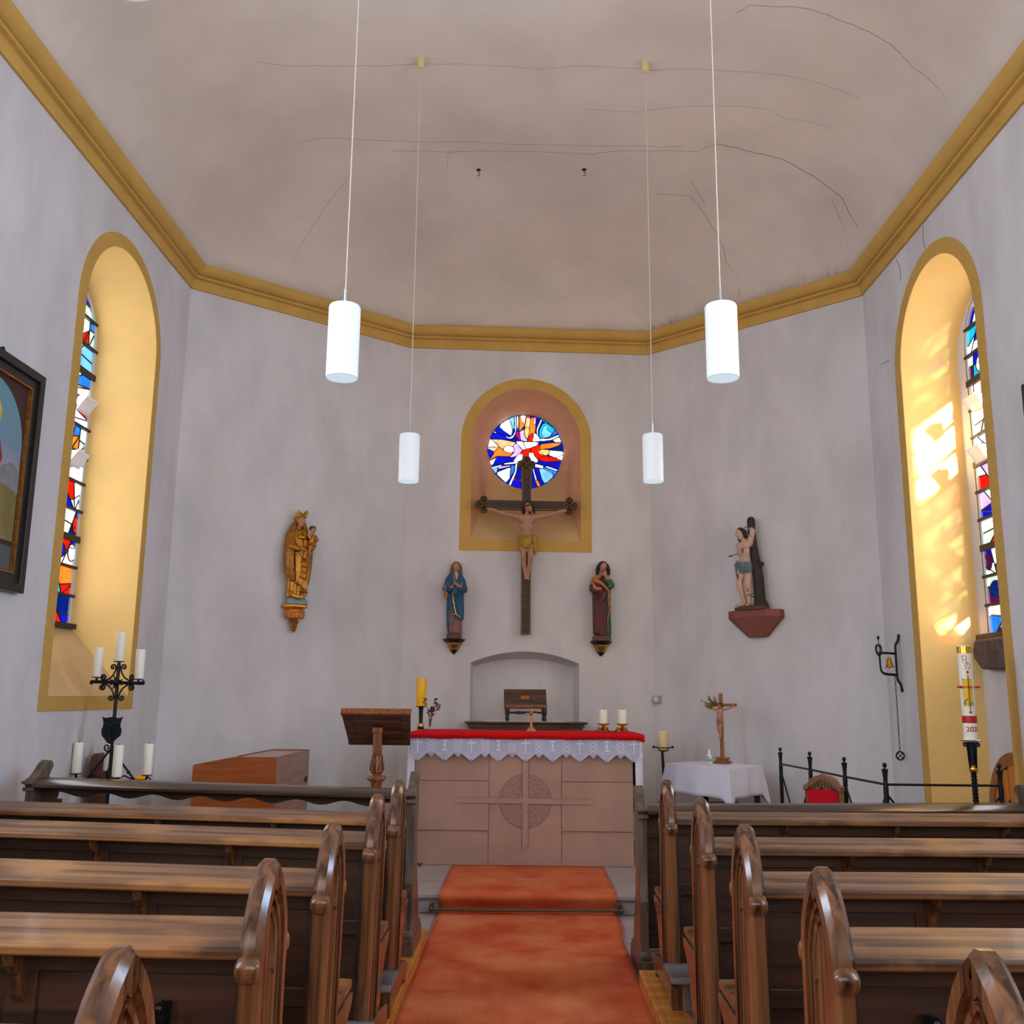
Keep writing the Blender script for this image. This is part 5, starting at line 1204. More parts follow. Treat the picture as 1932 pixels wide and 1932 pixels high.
mb = MB(); mb.limb([(.09,yo+.02,.03),(.075,yo+.03,.10),(.065,yo+.035,.32),(.045,yo+.04,.45),(.025,yo+.035,.62),(.012,yo+.03,.80),(.010,yo+.03,.915)], [.082,.058,.054,.050,.042,.038,.042]); mb.limb([(.055,yo+.03,.42),(.115,yo+.02,.46)], [.035,.024])
remesh(L(mb, 'tree_trunk', BARK), .007, 1)
sx_ = -.055
mb = MB()
mb.ell((sx_,yo-.02,.60), (.066,.045,.085)); mb.ell((sx_-.002,yo-.02,.655), (.074,.044,.05)); mb.ell((sx_+.008,yo-.02,.51), (.058,.042,.06)); mb.ell((sx_+.008,yo-.015,.445), (.064,.046,.05))
mb.limb([(sx_+.06,yo-.01,.67),(sx_+.095,yo,.80),(sx_+.03,yo+.03,.865)], [.034,.028,.018]); hand(mb, (sx_+.03,yo+.03,.862), (-.9,.1,-.2), (0,0,-1), .055, .4)
mb.limb([(sx_-.06,yo+.0,.66),(sx_-.065,yo+.045,.60),(sx_-.0,yo+.07,.52)], [.032,.026,.018])
mb.limb([(sx_+.038,yo-.01,.44),(sx_+.035,yo-.035,.25),(sx_+.035,yo-.02,.075)], [.045,.034,.022]); mb.limb([(sx_-.03,yo-.01,.44),(sx_-.055,yo-.04,.27),(sx_-.02,yo-.005,.08)], [.044,.034,.022])
for fx, fd in ((sx_+.035,(.01,-.05)),(sx_-.03,(-.05,-.035))):
    mb.cap((fx,yo-.02,.06),(fx+fd[0],yo-.03+fd[1],.047), .021, .014)
    for k in range(5): mb.cap((fx+fd[0]+(k-2)*.007,yo-.03+fd[1],.045),(fx+fd[0]*1.25+(k-2)*.008,yo-.035+fd[1]*1.3,.043), .006, .0045, 6)
for s_ in (-1, 1):
    mb.ell((sx_+s_*.03,yo-.055,.635), (.03,.014,.022)); 
    for k in range(3): mb.cap((sx_+s_*.015,yo-.062,.595-k*.02),(sx_+s_*.052,yo-.045,.587-k*.02), .005, .005, 6)
rot = M.Rotation(R(-24),3,'Z')@M.Rotation(R(-22),3,'Y')@M.Rotation(R(10),3,'X'); hc = (sx_-.025,yo-.035,.775); face(mb, hc, .12, rot)
remesh(L(mb, 'body', mat('pale_flesh_paint', (196,160,140), .55, var=.1, vscale=20)), .0055, 1); eyes(r, V(hc)+gw(r), .12, rot)
mb = MB(); c = V(hc)
def H2(p): return c+rot@(V(p)*.12)
mb.ell(H2((0,.12,.2)), (.052,.052,.048)); mb.limb([H2((.30,.1,.2)),H2((.42,.12,-.1)),H2((.38,.1,-.5))], [.024,.028,.018]); mb.limb([H2((-.34,.0,.2)),H2((-.38,.0,-.2)),H2((-.32,-.1,-.55))], [.014,.014,.012]); remesh(L(mb, 'hair', HAIR), .006, 1)
mb = MB(); mb.loft([(.37,sx_+.01,yo-.018,.072,.055,.6),(.42,sx_+.008,yo-.018,.074,.056),(.46,sx_+.008,yo-.018,.072,.052),(.485,sx_+.01,yo-.018,.066,.05)], 40, .06, 8, .4, 20)
for k in range(4): mb.tube([(sx_-.065,yo-.02,.475-k*.01),(sx_-.01,yo-.07,.42-k*.016),(sx_+.04,yo-.072,.44-k*.012),(sx_+.078,yo-.02,.47-k*.016)], .008, 6)
mb.limb([(sx_-.07,yo-.03,.49),(sx_-.085,yo-.03,.46),(sx_-.082,yo-.02,.36),(sx_-.08,yo-.02,.33)], [.018,.022,.016,.010]); remesh(L(mb, 'loincloth', LINEN), .0055, 1)
mb = MB(); mb.tube([(sx_-.055,yo-.045,.575),(sx_-.145,yo-.06,.555)], .004, 6); mb.tube([(sx_-.12,yo-.056,.56),(sx_-.15,yo-.062,.553)], .008, 5); L(mb, 'arrow', BLK, smooth=2)
mb = MB()
for p in ((sx_+.01,yo-.066,.60,.010,.03),(sx_+.085,yo-.028,.74,.008,.03),(sx_-.052,yo-.072,.34,.010,.028),(sx_+.045,yo-.055,.20,.010,.024)): mb.ell((p[0],p[1],p[2]), (p[3],.006,p[4]), 8, 8); mb.tube([(p[0],p[1],p[2]+p[4]*.7),(p[0]-.01,p[1]-.008,p[2]+p[4]*.9)], .0035, 5)
L(mb, 'wounds', BLOOD, smooth=2)
mb = MB(); mb.tube([(sx_+.055+.05*cos(a*pi/8),yo+.01+.07*sin(a*pi/8),.15+.01*sin(a)) for a in range(16)], .004, 6, closed=True); L(mb, 'rope', BROWNB, smooth=2)

# ------------------------------------------------------------------ candelabra
KX, KY = -2.99, 7.15
def kz(z): return z
t = thing('candelabra', 'tall black wrought iron candelabra with seven candles by the left window', 'candelabra', (KX,KY,0))
g = 'ivory candles on the iron candelabra'
mb = MB(); mb.tube([(KX,KY,.08),(KX,KY,1.83)], .0135, 8); mb.build('post', IR, t, smooth=True)
for k in range(3):
    a = -pi/2+k*2*pi/3; mb = MB(); d = V((cos(a),sin(a),0)); c = V((KX,KY,0)); mb.tube([c+V((0,0,.45)), c+d*.08+V((0,0,.30)), c+d*.18+V((0,0,.14)), c+d*.25+V((0,0,.03)), c+d*.28+V((0,0,.012)), c+d*.30+V((0,0,.04))], .011, 8); mb.build('foot', IR, t, smooth=True)
mb = MB(); zc = 1.69; mb.tube([(KX-.185,KY,zc+.004),(KX+.185,KY,zc-.006)], .0125, 8)
for s_ in (-1, 1): mb.ell((KX+s_*.19,KY,zc), (.014,.014,.018), 10, 8)
mb.build('cross_arm', IR, t, smooth=True)
mb = MB()
for k in range(8):
    a = k*pi/4+pi/8; mb.tube([(KX,KY-.02,zc),(KX+.055*cos(a),KY-.022,zc+.055*sin(a))], [.014,.002], 5)
mb.ell((KX,KY-.03,zc), .018, 10, 8); mb.build('star_boss', IR, t, smooth=True)
for sx in (-1, 1):
    for sz in (-1, 1):
        c = V((KX,KY,zc)); mb = MB()
        s1 = spiral(c+V((sx*.036,0,sz*.118)), .020, .006, 1.3, 0 if sx > 0 else pi, (1,0,0), (0,0,1)) 
        cur = [c+V((sx*p[0],0,sz*p[1])) for p in ((.125,.03),(.118,.05),(.10,.052),(.086,.04),(.088,.022),(.10,.014),(.12,.016),(.13,.03))]
        # C-scroll: tight curl at the arm, long bow, tight curl at the post
        pts = [(.112,.034),(.105,.040),(.098,.034),(.100,.024),(.112,.019),(.126,.026),(.128,.042),(.114,.053),(.096,.050),(.072,.026),(.046,.046),(.030,.075),(.020,.105)]
        pts = [(.100,.036),(.106,.042),(.114,.038),(.114,.028),(.104,.022),(.092,.026),(.088,.040),(.098,.054),(.114,.054),(.126,.042),(.122,.026),(.104,.014),(.080,.016),(.050,.034),(.030,.062),(.018,.096),(.020,.118),(.034,.130),(.050,.124),(.056,.110),(.048,.098),(.036,.100),(.034,.110),(.042,.114)]
        mb.tube(sm([c+V((sx*p[0],0,sz*p[1])) for p in pts]), .0062, 7); mb.build('scroll', IR, t, smooth=2)
mb = MB(); zs_ = 1.36
sh = [(-.075,.085),(-.05,.075),(-.02,.080),(0,.082),(.02,.080),(.05,.075),(.075,.085),(.064,.05),(.062,.02),(.074,-.01),(.068,-.05),(.04,-.075),(.02,-.10),(0,-.108),(-.02,-.10),(-.04,-.075),(-.068,-.05),(-.074,-.01),(-.062,.02),(-.064,.05)]
mb.plate(sh, .012); mb.xf(lambda p: (KX+p.x, KY-.022-p.z-.012*cos(p.x*20), zs_+p.y)); mb.build('shield', IR, t, smooth=True, bevel=.003)
mb = MB(); mb.tube([(KX-.05,KY-.05,zs_+.04),(KX,KY-.058,zs_+.02),(KX+.05,KY-.05,zs_+.04)], .005, 6); mb.tube([(KX,KY-.056,zs_-.08),(KX,KY-.06,zs_+.0)], .005, 6); mb.build('shield_relief', IR, t, smooth=True)
def dish(x, y, z, par, r=.034):
    mb = MB(); mb.lathe([(.008,z-.03),(.009,z-.004),(r,z-.002),(r+.004,z+.004),(r,z+.003),(.0,z)], (x,y,0), 20); return mb.build('drip_dish', IR2, par, smooth=True)
dish(KX,KY,1.84,t,.036); dish(KX-.155,KY,1.725,t,.034); dish(KX+.155,KY,1.713,t,.034)
candle('taper_candle', 'ivory candle at the very top of the iron candelabra', KX, KY, 1.8435, .0335, .215, WAX, group=g)
candle('taper_candle', 'ivory candle on the left arm of the upper candelabra cross', KX-.155, KY, 1.7285, .0335, .215, WAX, group=g)
candle('taper_candle', 'ivory candle on the right arm of the upper candelabra cross', KX+.155, KY, 1.7165, .0335, .215, WAX, group=g)
zl = 1.035
for nm, dx_, dy_, lab, zz in (('l',-.27,.06,'ivory candle at the left end of the lower candelabra arms',zl),('r',.278,-.02,'ivory candle at the right end of the lower candelabra arms',zl-.0),('f',.155,-.25,'ivory candle at the front of the lower candelabra arms',zl),('b',-.12,.25,'ivory candle behind the candelabra post, partly hidden',zl+.005)):
    c = V((KX,KY,0)); e = V((dx_,dy_,0)); mb = MB()
    mb.tube([c+V((0,0,1.21)), c+e*.12+V((0,0,1.185)), c+e*.30+V((0,0,1.12)), c+e*.62+V((0,0,1.02)), c+e*.78+V((0,0,.975)), c+e*.92+V((0,0,.975)), c+e+V((0,0,zz-.02))], .0078, 7)
    mb.tube([c+V((0,0,.90)), c+e*.18+V((0,0,1.0)), c+e*.4+V((0,0,1.03)), c+e*.65+V((0,0,1.0))], .0065, 7)
    mb.tube(spiral(c+e*.14+V((0,0,1.225)), .03, .008, 1.25, pi, e.normalized(), (0,0,1)), .006, 6); mb.ell(c+e*.5+V((0,0,1.055)), .014, 8, 6)
    mb.build('branch', IR, t, smooth=2); dish(KX+dx_, KY+dy_, zz, t)
    candle('taper_candle', lab, KX+dx_, KY+dy_, zz+.005, .0335, .215, WAX, group=g)
# amber glass light hanging at the right branch
o = thing('votive_light', 'small amber glass votive light beside the lower right candelabra arm', 'votive light', (KX+.19,KY-.08,0.988))
MB().lathe([(.02,0.983),(.034,0.998),(.038,1.028),(.036,1.030),(.03,1.003),(.0,0.990)], (KX+.03+.21,KY-.04,0), 20).build('glass_cup', AMB, o, smooth=True)
mb = MB(); mb.tube([(KX+.24+.038*cos(a*pi/8),KY-.04+.038*sin(a*pi/8),1.008) for a in range(16)], .003, 6, closed=True); mb.tube([(KX+.03+.248,KY-.04,1.008),(KX+.03+.27,KY-.04,1.023),(KX+.03+.285,KY-.04,1.008),(KX+.03+.272,KY-.04,0.993),(KX+.03+.252,KY-.04,1.000)], .005, 6); mb.tube([(KX+.03+.172,KY-.04,1.008),(KX+.02,KY,.93)], .004, 6); mb.build('iron_ring', IR2, o, smooth=2)
# dark panel behind
t = thing('leaning_chair', 'dark wooden chair with rounded tall back behind the iron candelabra', 'chair', (-3.08,7.5,0))
bk_ = [(7.37,.45),(7.365,1.10),(7.38,1.15),(7.41,1.168),(7.60,1.168),(7.63,1.15),(7.645,1.10),(7.64,.45)]
MB().px(bk_, -3.235, -3.205).build('backrest', DW, t, bevel=.008)
MB().box((-3.205,7.38,.43),(-2.97,7.64,.47)).build('seat', DW, t, bevel=.006)
for x in (-3.235,-3.01):
    for y in (7.385,7.605): MB().box((x,y,.0),(x+.035,y+.03,.45)).build('leg', DW, t, bevel=.003)

# ------------------------------------------------------------------ floor candle, white table, small crucifix
FX, FY = 1.405, 10.07
t = thing('candle_stand', 'tall black iron candle stand between altar and white table', 'candle stand', (FX,FY,.15))
mb = MB(); mb.tube([(FX+.02,FY,.17),(FX+.0,FY,.6),(FX+.002,FY,.88),(FX-.01,FY,1.09),(FX-.012,FY,1.10)], [.016,.015,.016,.013,.01], 10); mb.build('shaft', IR, t, smooth=True)
MB().lathe([(.13,.15),(.13,.165),(.03,.18),(.02,.2)], (FX+.02,FY,0), 20).build('foot', IR, t, smooth=True)
mb = MB(); mb.tube([(FX+.088*cos(a*pi/12),FY+.07*sin(a*pi/12),1.125) for a in range(24)], .005, 6, closed=True); 
for a in (0, pi): mb.ell((FX+.095*cos(a),FY,1.13), .014, 10, 8)
for a in range(4): an = a*pi/2+pi/4; mb.tube([(FX+.07*cos(an),FY+.055*sin(an),1.124),(FX+.06*cos(an),FY+.05*sin(an),1.095),(FX,FY,1.085)], .004, 6)
mb.build('ring', IR, t, smooth=2); MB().lathe([(.0,1.096),(.05,1.096),(.052,1.10),(.0,1.10)], (FX,FY,0), 20).build('plate', IR, t)
candle('pillar_candle', 'thick cream candle on the tall stand right of the altar', FX+.0, FY, 1.101, .052, .19, WAXC)

TC = [V((1.352,9.59)), V((1.79,8.72)), V((2.235,9.36)), V((1.80,10.03))]   # left, near, right, back corners
tz = 1.0
t = thing('side_table', 'dark wooden credence table under the white cloth', 'table', (1.79,9.4,.15))
ctr = sum((V((p.x,p.y)) for p in TC), V((0,0)))/4
def shr(k): return [ctr+(p-ctr)*k for p in TC]
MB().pz([(p.x,p.y) for p in shr(.96)], .965, .992).build('table_top', DW, t)
for p in shr(.86): MB().box((p.x-.025,p.y-.025,.15),(p.x+.025,p.y+.025,.966)).build('leg', DW, t, bevel=.003)
MB().pz([(p.x,p.y) for p in shr(.84)], .45, .47).build('lower_shelf', DW, t)
# draped cloth: top + hanging skirt with pulled corners
vs = []; fs = []; ring = []; per = []
NS = 22
for e in range(4):
    a, b = TC[e], TC[(e+1) % 4]
    for k in range(NS): per.append((a.lerp(b, k/NS), e, k/NS))
NR = 9; n = len(per)
for rI in range(NR):
    t_ = rI/(NR-1)
    for p, e, f in per:
        out = (p-ctr).normalized(); cor = max(0, 1-min(f, 1-f)*9)   # near a corner
        hang = .25+.13*cor
        fl_ = (.012+.03*t_)*(1+.6*sin(f*pi*5+e*2))*.6+.055*t_*cor
        vs.append((p.x+out.x*fl_*min(1, t_*2.5), p.y+out.y*fl_*min(1, t_*2.5), tz+.002-hang*t_**1.0))
for rI in range(NR-1):
    for k in range(n): fs.append((rI*n+k, rI*n+(k+1) % n, (rI+1)*n+(k+1) % n, (rI+1)*n+k))
fs.append(tuple(range(n))[::-1])
o = MB().add(vs, fs).build('tablecloth', WHT, base=True, smooth=2); me = o.data
o.modifiers.new('s','SOLIDIFY').thickness = .003; me.set_sharp_from_angle(angle=R(50))
tag(o, 'white linen cloth draped over the small table right of the altar', 'tablecloth')
t = thing('storage_box', 'dark box with white papers standing under the white table', 'box', (1.9,9.3,.15))
o_ = MB().box((1.75,9.2,.472),(2.02,9.5,.66)).build('case', BLK, t, bevel=.005); MB().box((1.55,9.25,.472),(1.68,9.4,.64)).build('papers', PAPER, t)
CXs, CYs = 1.905, 9.58; zb = tz+.006
t = thing('standing_crucifix', 'wooden standing crucifix with dry sprig on the white table', 'crucifix', (CXs,CYs,zb))
mb = MB(); mb.box((-.075,-.055,0),(.075,.055,.014)); mb.box((-.064,-.046,.014),(.064,.046,.026)); mb.box((-.05,-.036,.026),(.05,.036,.046)); mb.box((-.064,-.044,.046),(.064,.044,.056))
rzc = M.Rotation(R(-40),4,'Z'); mc = M.Translation((CXs,CYs,zb))@rzc; mb.mat4(mc); mb.build('stepped_base', RW, t, bevel=.002)
mb = MB(); mb.box((-.017,-.012,.05),(.017,.010,.66)); mb.box((-.165,-.0122,.535),(.165,.0098,.565)); mb.mat4(mc@M.Scale(1,4)); mb.build('cross', RW, t, bevel=.0015)
corpus(lambda p: mc@V((p[0]*.40*1.05, -.030+p[1]*.40, .265+p[2]*.40)), mat('carved_limewood', (186,132,98), .6), .0032, t, mat('carved_limewood_cloth', (150,104,82), .6), mat('carved_hair', (96,66,40), .6))
mb = MB(); rn = random.Random(9); base = mc@V((-.05,-.04,.53))
tg = thing('dried_sprig', 'dried green boxwood sprig tucked behind the arm of the table crucifix', 'sprig', tuple(base))
for k in range(16):
    tip = base+V((rn.uniform(-.15,.02), rn.uniform(-.04,.03), rn.uniform(-.02,.10))); mb.tube([base, base.lerp(tip,.6)+V((0,0,.01)), tip], .0018, 5)
    for j in range(10):
        q_ = base.lerp(tip, rn.uniform(.3,1.05))+V((rn.uniform(-.01,.01),rn.uniform(-.01,.01),rn.uniform(-.01,.01))); mb.ell(q_, (.0085,.003,.0055), 6, 4, rot=M.Rotation(rn.uniform(0,6),3,'Y')@M.Rotation(rn.uniform(0,6),3,'Z'))
mb.build('leaves', LEAF, tg, smooth=2)
bx, by = 1.765, 9.50
t = thing('spray_bottle', 'small white bottle with pointed cap on the white table', 'bottle', (bx,by,zb))
MB().lathe([(.0,0),(.020,0),(.022,.004),(.022,.075),(.016,.086),(.012,.09)], (bx,by,zb), 20).build('body', WP, t, smooth=True); MB().lathe([(.014,.088),(.013,.10),(.006,.135),(.0,.138)], (bx,by,zb), 16).build('cap', WP, t, smooth=True)
mb = MB(); mb.lathe([(.0225,.02),(.0226,.05)], (bx,by,zb), 20); mb.f = mb.f[:-2]; mb.m = mb.m[:-2]; mb.build('label_band', mat('teal_label', (120,170,176), .5), t); MB().ell((bx-.012,by-.018,zb+.062), (.008,.006,.008), 10, 8).build('red_mark', BLOOD, t, smooth=2)
# switch box on the wall
aS = E(1.355-.0,0,1.60); t = thing('switch_box', 'small grey switch box on the wall right of the altar', 'switch', tuple(aR+uR*.045+V((0,0,1.56))))
mb = MB(); mb.box((.02,0,1.565),(.095,.05,1.645)); mb.xf(lambda p: aR+uR*p.x+nR*p.y+V((0,0,p.z))); mb.build('housing', GREYP, t, bevel=.005)
mb = MB(); mb.box((.035,.05,1.58),(.08,.056,1.63)); mb.xf(lambda p: aR+uR*p.x+nR*p.y+V((0,0,p.z))); mb.build('rocker', WP, t, bevel=.003)

# ------------------------------------------------------------------ iron railing round the stair
t = thing('stair_railing', 'black iron railing with ball-topped posts in front of the right window', 'railing', (2.6,7.2,0))
posts = [(2.275,8.86),(2.34,8.18),(2.385,7.45),(2.449,6.8),(3.222,6.8)]
for k, (x, y) in enumerate(posts):
    z0 = .15 if y > 7.7 else 0
    mb = MB(); mb.lathe([(.017,z0),(.017,.98),(.0175,1.03),(.014,1.06),(.015,1.10),(.021,1.145),(.0215,1.152),(.0,1.154)], (x,y,0), 12); p_ = mb.build('post', IR, t, smooth=True, angle=30)
    MB().lathe([(.006,1.152),(.006,1.162),(.012,1.166),(.0155,1.178),(.012,1.19),(.0,1.194)], (x,y,0), 14).build('ball_finial', IR, p_, smooth=2)
for a_, b_ in zip(posts[:-1], posts[1:]): MB().tube([(a_[0],a_[1],1.05),(b_[0],b_[1],1.05)], .0085, 8).build('top_rail', IR, t, smooth=True)
mb = MB()
for k, (x, y) in enumerate(posts[:4]):
    for d in ((0,-1),(0,1)):
        if (k == 0 and d[1] > 0) or (k == 3 and d[1] < 0): continue
        z0 = .55; mb.tube([(x,y,.99),(x+.03*d[1]*-1,y+d[1]*.33,z0)], .0075, 8)
mb.tube([(2.449,6.8,.99),(2.75,6.8,.62)], .0075, 8); mb.tube([(3.222,6.8,.99),(2.95,6.8,.66)], .0075, 8)
mb.build('braces', IR, t, smooth=True)
for k in range(4):
    a_, b_ = posts[k], posts[k+1]; MB().tube([(a_[0],a_[1],.60),(b_[0],b_[1],.60)], .0075, 8).build('lower_rail', IR, t, smooth=True)

# red chair
hx, hy = 2.155, 7.22; CRE = mat('carved_crest_wood', (120,78,56), .5, bump=.4, bscale=60)
t = thing('upholstered_chair', 'red upholstered chair with carved wooden crest before the railing', 'chair', (hx,hy,0), 0)
rc_ = M.Translation((hx,hy,0))@M.Rotation(R(-36),4,'Z')@M.Diagonal((.98,1,1,1))
def ch(mb, n_, m, **k): mb.mat4(rc_); return mb.build(n_, m, t, **k)
mb = MB(); mb.box((-.115,-.045,.48),(.115,.0,.985)); ch(mb, 'back_cushion', REDV, bevel=.02)
mb = MB(); mb.box((-.135,-.02,.40),(-.108,.025,1.0)); mb.box((.108,-.03,.40),(.135,.03,1.0)); mb.box((-.13,.0,.45),(.13,.055,.99)); ch(mb, 'back_frame', LW, bevel=.005)
cr_ = [(-.14,.965),(-.14,1.0),(-.11,1.015),(-.085,1.05),(-.045,1.072),(-.015,1.078),(0,1.092),(.015,1.078),(.045,1.072),(.085,1.05),(.11,1.015),(.14,1.0),(.14,.965),(.08,.985),(.03,.975),(0,.992),(-.03,.975),(-.08,.985)]
mb = MB(); mb.py(cr_, -.045, .045); q_ = ch(mb, 'carved_crest', CRE, bevel=.004)
mb = MB()
for k in range(-4, 5): mb.tube([(k*.026,-.048,.995-.0012*k*k),(k*.022,-.056,1.02-.001*k*k),(k*.017+.006,-.050,1.052-.0022*k*k)], .005, 6)
mb.mat4(rc_); mb.build('crest_carving', CRE, q_, smooth=2)
mb = MB(); mb.box((-.14,-.42,.40),(.14,-.0,.47)); ch(mb, 'seat', REDV, bevel=.02)
for x, y in ((-.125,-.4),(.095,-.4),(-.125,-.02),(.095,-.02)): mb = MB(); mb.box((x,y,0),(x+.03,y+.03,.41)); ch(mb, 'leg', LW, bevel=.004)

# ------------------------------------------------------------------ bell on the right wall
t = thing('wall_bell', 'small brass bell in a black iron bracket with pull chain on the right wall', 'bell', (3.29,8.6,1.7))
by_ = 8.60
mb = MB(); mb.tube(sm([(3.29,by_,1.70),(3.275,by_,1.76),(3.24,by_,1.78),(3.235,by_,1.85),(3.235,by_,2.04),(3.24,by_,2.10),(3.275,by_,2.12),(3.29,by_,2.17)]), .015, 8); mb.ell((3.29,by_,1.70), .018, 8, 6); mb.ell((3.29,by_,2.17), .018, 8, 6); mb.build('back_bar', IR, t, smooth=2)
mb = MB(); mb.tube([(3.235,by_,2.015),(3.10,by_-.02,2.02),(2.975,by_-.05,2.02)], .010, 8); mb.tube(sm([(3.235,by_,1.83),(3.10,by_-.03,1.835),(3.02,by_-.05,1.84),(2.975,by_-.055,1.87),(2.975,by_-.055,2.02)]), .012, 8); mb.build('frame', IR, t, smooth=2)
mb = MB(); mb.tube([(2.975,by_-.055,2.02),(2.967,by_-.06,2.14)], .005, 6); mb.ell((2.967,by_-.06,2.15), .018, 10, 8)
for q in (-1, 1): mb.tube(sm([(2.975+q*.012,by_-.055,2.0),(2.965+q*.034,by_-.055,2.03),(2.965+q*.038,by_-.055,2.07),(2.965+q*.01,by_-.055,2.088)]), .013, 7)
mb.build('ornament', IR, t, smooth=2)
MB().lathe([(.0,1.995),(.012,1.99),(.014,1.975),(.024,1.965),(.032,1.93),(.036,1.90),(.050,1.872),(.053,1.865),(.050,1.866),(.034,1.90),(.0,1.95)], (3.125,by_-.02,0), 24).build('bell_body', BRASS, t, smooth=True)
MB().ell((3.125,by_-.02,1.868), .012, 10, 8).build('clapper', IR, t, smooth=2)
mb = MB(); z = 1.84; k = 0
while z > 1.20:
    ax = V((1,0,0)) if k % 2 else V((0,1,0)); c = V((3.20,by_-.01,z-.018))
    mb.tube([c+ax*(.0065*cos(a*pi/5))+V((0,0,.018*sin(a*pi/5))) for a in range(10)], .0022, 5, closed=True); z -= .031; k += 1
mb.build('pull_chain', IR, t, smooth=2)
mb = MB(); c = V((3.20,by_-.01,1.145)); mb.tube([c+V((.036*cos(a*pi/12),0,.036*sin(a*pi/12))) for a in range(24)], .005, 6, closed=True)
for q in (-.018,0,.018):
    h = sqrt(.036**2-q*q*1.6); mb.tube([c+V((q-h*.6,0,-q-h*.6)),c+V((q+h*.6,0,-q+h*.6))], .0035, 5); mb.tube([c+V((q-h*.6,0,q+h*.6)),c+V((q+h*.6,0,q-h*.6))], .0035, 5)
mb.build('pull_medallion', IR, t, smooth=2)

for c_ in children(t):
    k_ = {'bell_body':.063,'clapper':.063,'pull_chain':.034,'pull_medallion':.034}.get(c_.name)
    for v_ in c_.data.vertices:
        v_.co.x = v_.co.x+k_ if k_ else v_.co.x*.62
        if c_.name in ('bell_body','clapper'):
            q_ = V((-.102,-.02,.285)); v_.co = q_+(v_.co-q_)*.74

# ------------------------------------------------------------------ paschal candle
PX, PY = 2.878, 6.42
t = thing('candle_stand', 'black wrought iron stand with twisted shaft under the big decorated candle', 'candle stand', (PX,PY,.0))
MB().lathe([(.0,1.352),(.062,1.354),(.068,1.362),(.064,1.364),(.0,1.360)], (PX,PY,0), 28).build('drip_plate', CHROME, t, smooth=True)
MB().lathe([(.030,1.35),(.027,1.33),(.024,1.22),(.022,1.19)], (PX,PY,0), 16).build('socket', IR, t, smooth=True)
for k in range(4):
    a = k*pi/2+.4; d = V((cos(a),sin(a),0)); c = V((PX,PY,0)); mb = MB(); mb.tube([c+d*.026+V((0,0,1.19)), c+d*.034+V((0,0,1.30)), c+d*.040+V((0,0,1.335)), c+d*.052+V((0,0,1.347)), c+d*.064+V((0,0,1.34)), c+d*.062+V((0,0,1.325)), c+d*.052+V((0,0,1.326))], .005, 6); mb.build('leaf_scroll', IR, t, smooth=2)
MB().lathe([(.024,1.165),(.026,1.17),(.026,1.185),(.023,1.195),(.026,1.2),(.024,1.205)], (PX,PY,0), 16).build('gilt_collar', BRASS, t, smooth=True)
mb = MB(); pf_ = [(.014,1.165)]
z = 1.16
while z > .08: pf_ += [(.020,z-.004),(.014,z-.012)]; z -= .0215
mb.lathe(pf_, (PX,PY,0), 14); mb.build('twisted_shaft', IR, t, smooth=True, angle=60)
MB().lathe([(.02,.09),(.06,.07),(.14,.03),(.16,.0)], (PX,PY,0), 24).build('foot', IR, t, smooth=True)
t = thing('paschal_candle', 'tall white decorated candle with red marks and the year 2025', 'candle', (PX,PY,1.364)); pr_ = .0435; z0, z1 = 1.364, 1.968
MB().lathe([(pr_*.98,z0),(pr_,z0+.004),(pr_,z1-.006),(pr_*.96,z1),(.0,z1-.004)], (PX,PY,0), 40).build('wax_body', WAX, t, smooth=True)
mb = MB(); mb.lathe([(pr_+.0008,z1-.052),(pr_+.0008,z1-.008)], (PX,PY,0), 40); mb.f = mb.f[:-2]; mb.m = mb.m[:-2]; mb.build('gold_band', GOLDB, t, smooth=2)
RW_ = mat('red_wax', (186,8,24), .4); 
mb = MB(); mb.lathe([(pr_+.0008,z0+.106),(pr_+.0008,z0+.152)], (PX,PY,0), 40); mb.f = mb.f[:-2]; mb.m = mb.m[:-2]; mb.build('red_band', RW_, t, smooth=2)
fa = math.atan2(0-PY, 0-PX)  # direction of the viewer side
def cyl(u, z, r=pr_+.0012, sh=.0): a = fa+(u+sh)/pr_; return (PX+r*cos(a), PY+r*sin(a), z)
def text_on(txt, size, u0, zc_, name, m, par):
    cu = bpy.data.curves.new('t', 'FONT'); cu.body = txt; cu.size = size; cu.align_x = 'LEFT'; cu.resolution_u = 4; cu.offset = size*.02
    to = bpy.data.objects.new('t', cu); C.objects.link(to); dg = bpy.context.evaluated_depsgraph_get(); me = bpy.data.meshes.new_from_object(to.evaluated_get(dg))
    bm = bmesh.new(); bm.from_mesh(me); bmesh.ops.triangulate(bm, faces=bm.faces); bmesh.ops.subdivide_edges(bm, edges=[e for e in bm.edges if e.calc_length() > .006], cuts=2)
    mb = MB(); bm.verts.ensure_lookup_table(); mb.add([cyl(v.co.x+u0, v.co.y+zc_) for v in bm.verts], [[v.index for v in f.verts] for f in bm.faces]); bm.free()
    bpy.data.objects.remove(to); o = mb.build(name, m, par, recalc=False); return o
text_on('2025', .044, -.024, z0+.053, 'year_numerals', RW_, t)
mb = MB()
def tr(pts, w=.0017):
    q = []
    for (u0_, z0_), (u1_, z1_) in zip(pts[:-1], pts[1:]):
        for k_ in range(5): f = k_/5; q.append((u0_+(u1_-u0_)*f, z0_+(z1_-z0_)*f))
    q.append(pts[-1]); top = z1-.07
    mb.tube([cyl((u-.004)*.9, top+(z-top)*.88, pr_+.001) for u, z in q], w, 5)
A0 = z1-.122
tr([(-.022,A0+.052),(.012,A0+.052),(.012,A0+.0)]); tr([(-.014,A0+.052),(-.010,A0+.010),(-.008,A0+.0)]); tr([(-.011,A0+.026),(.012,A0+.024)])
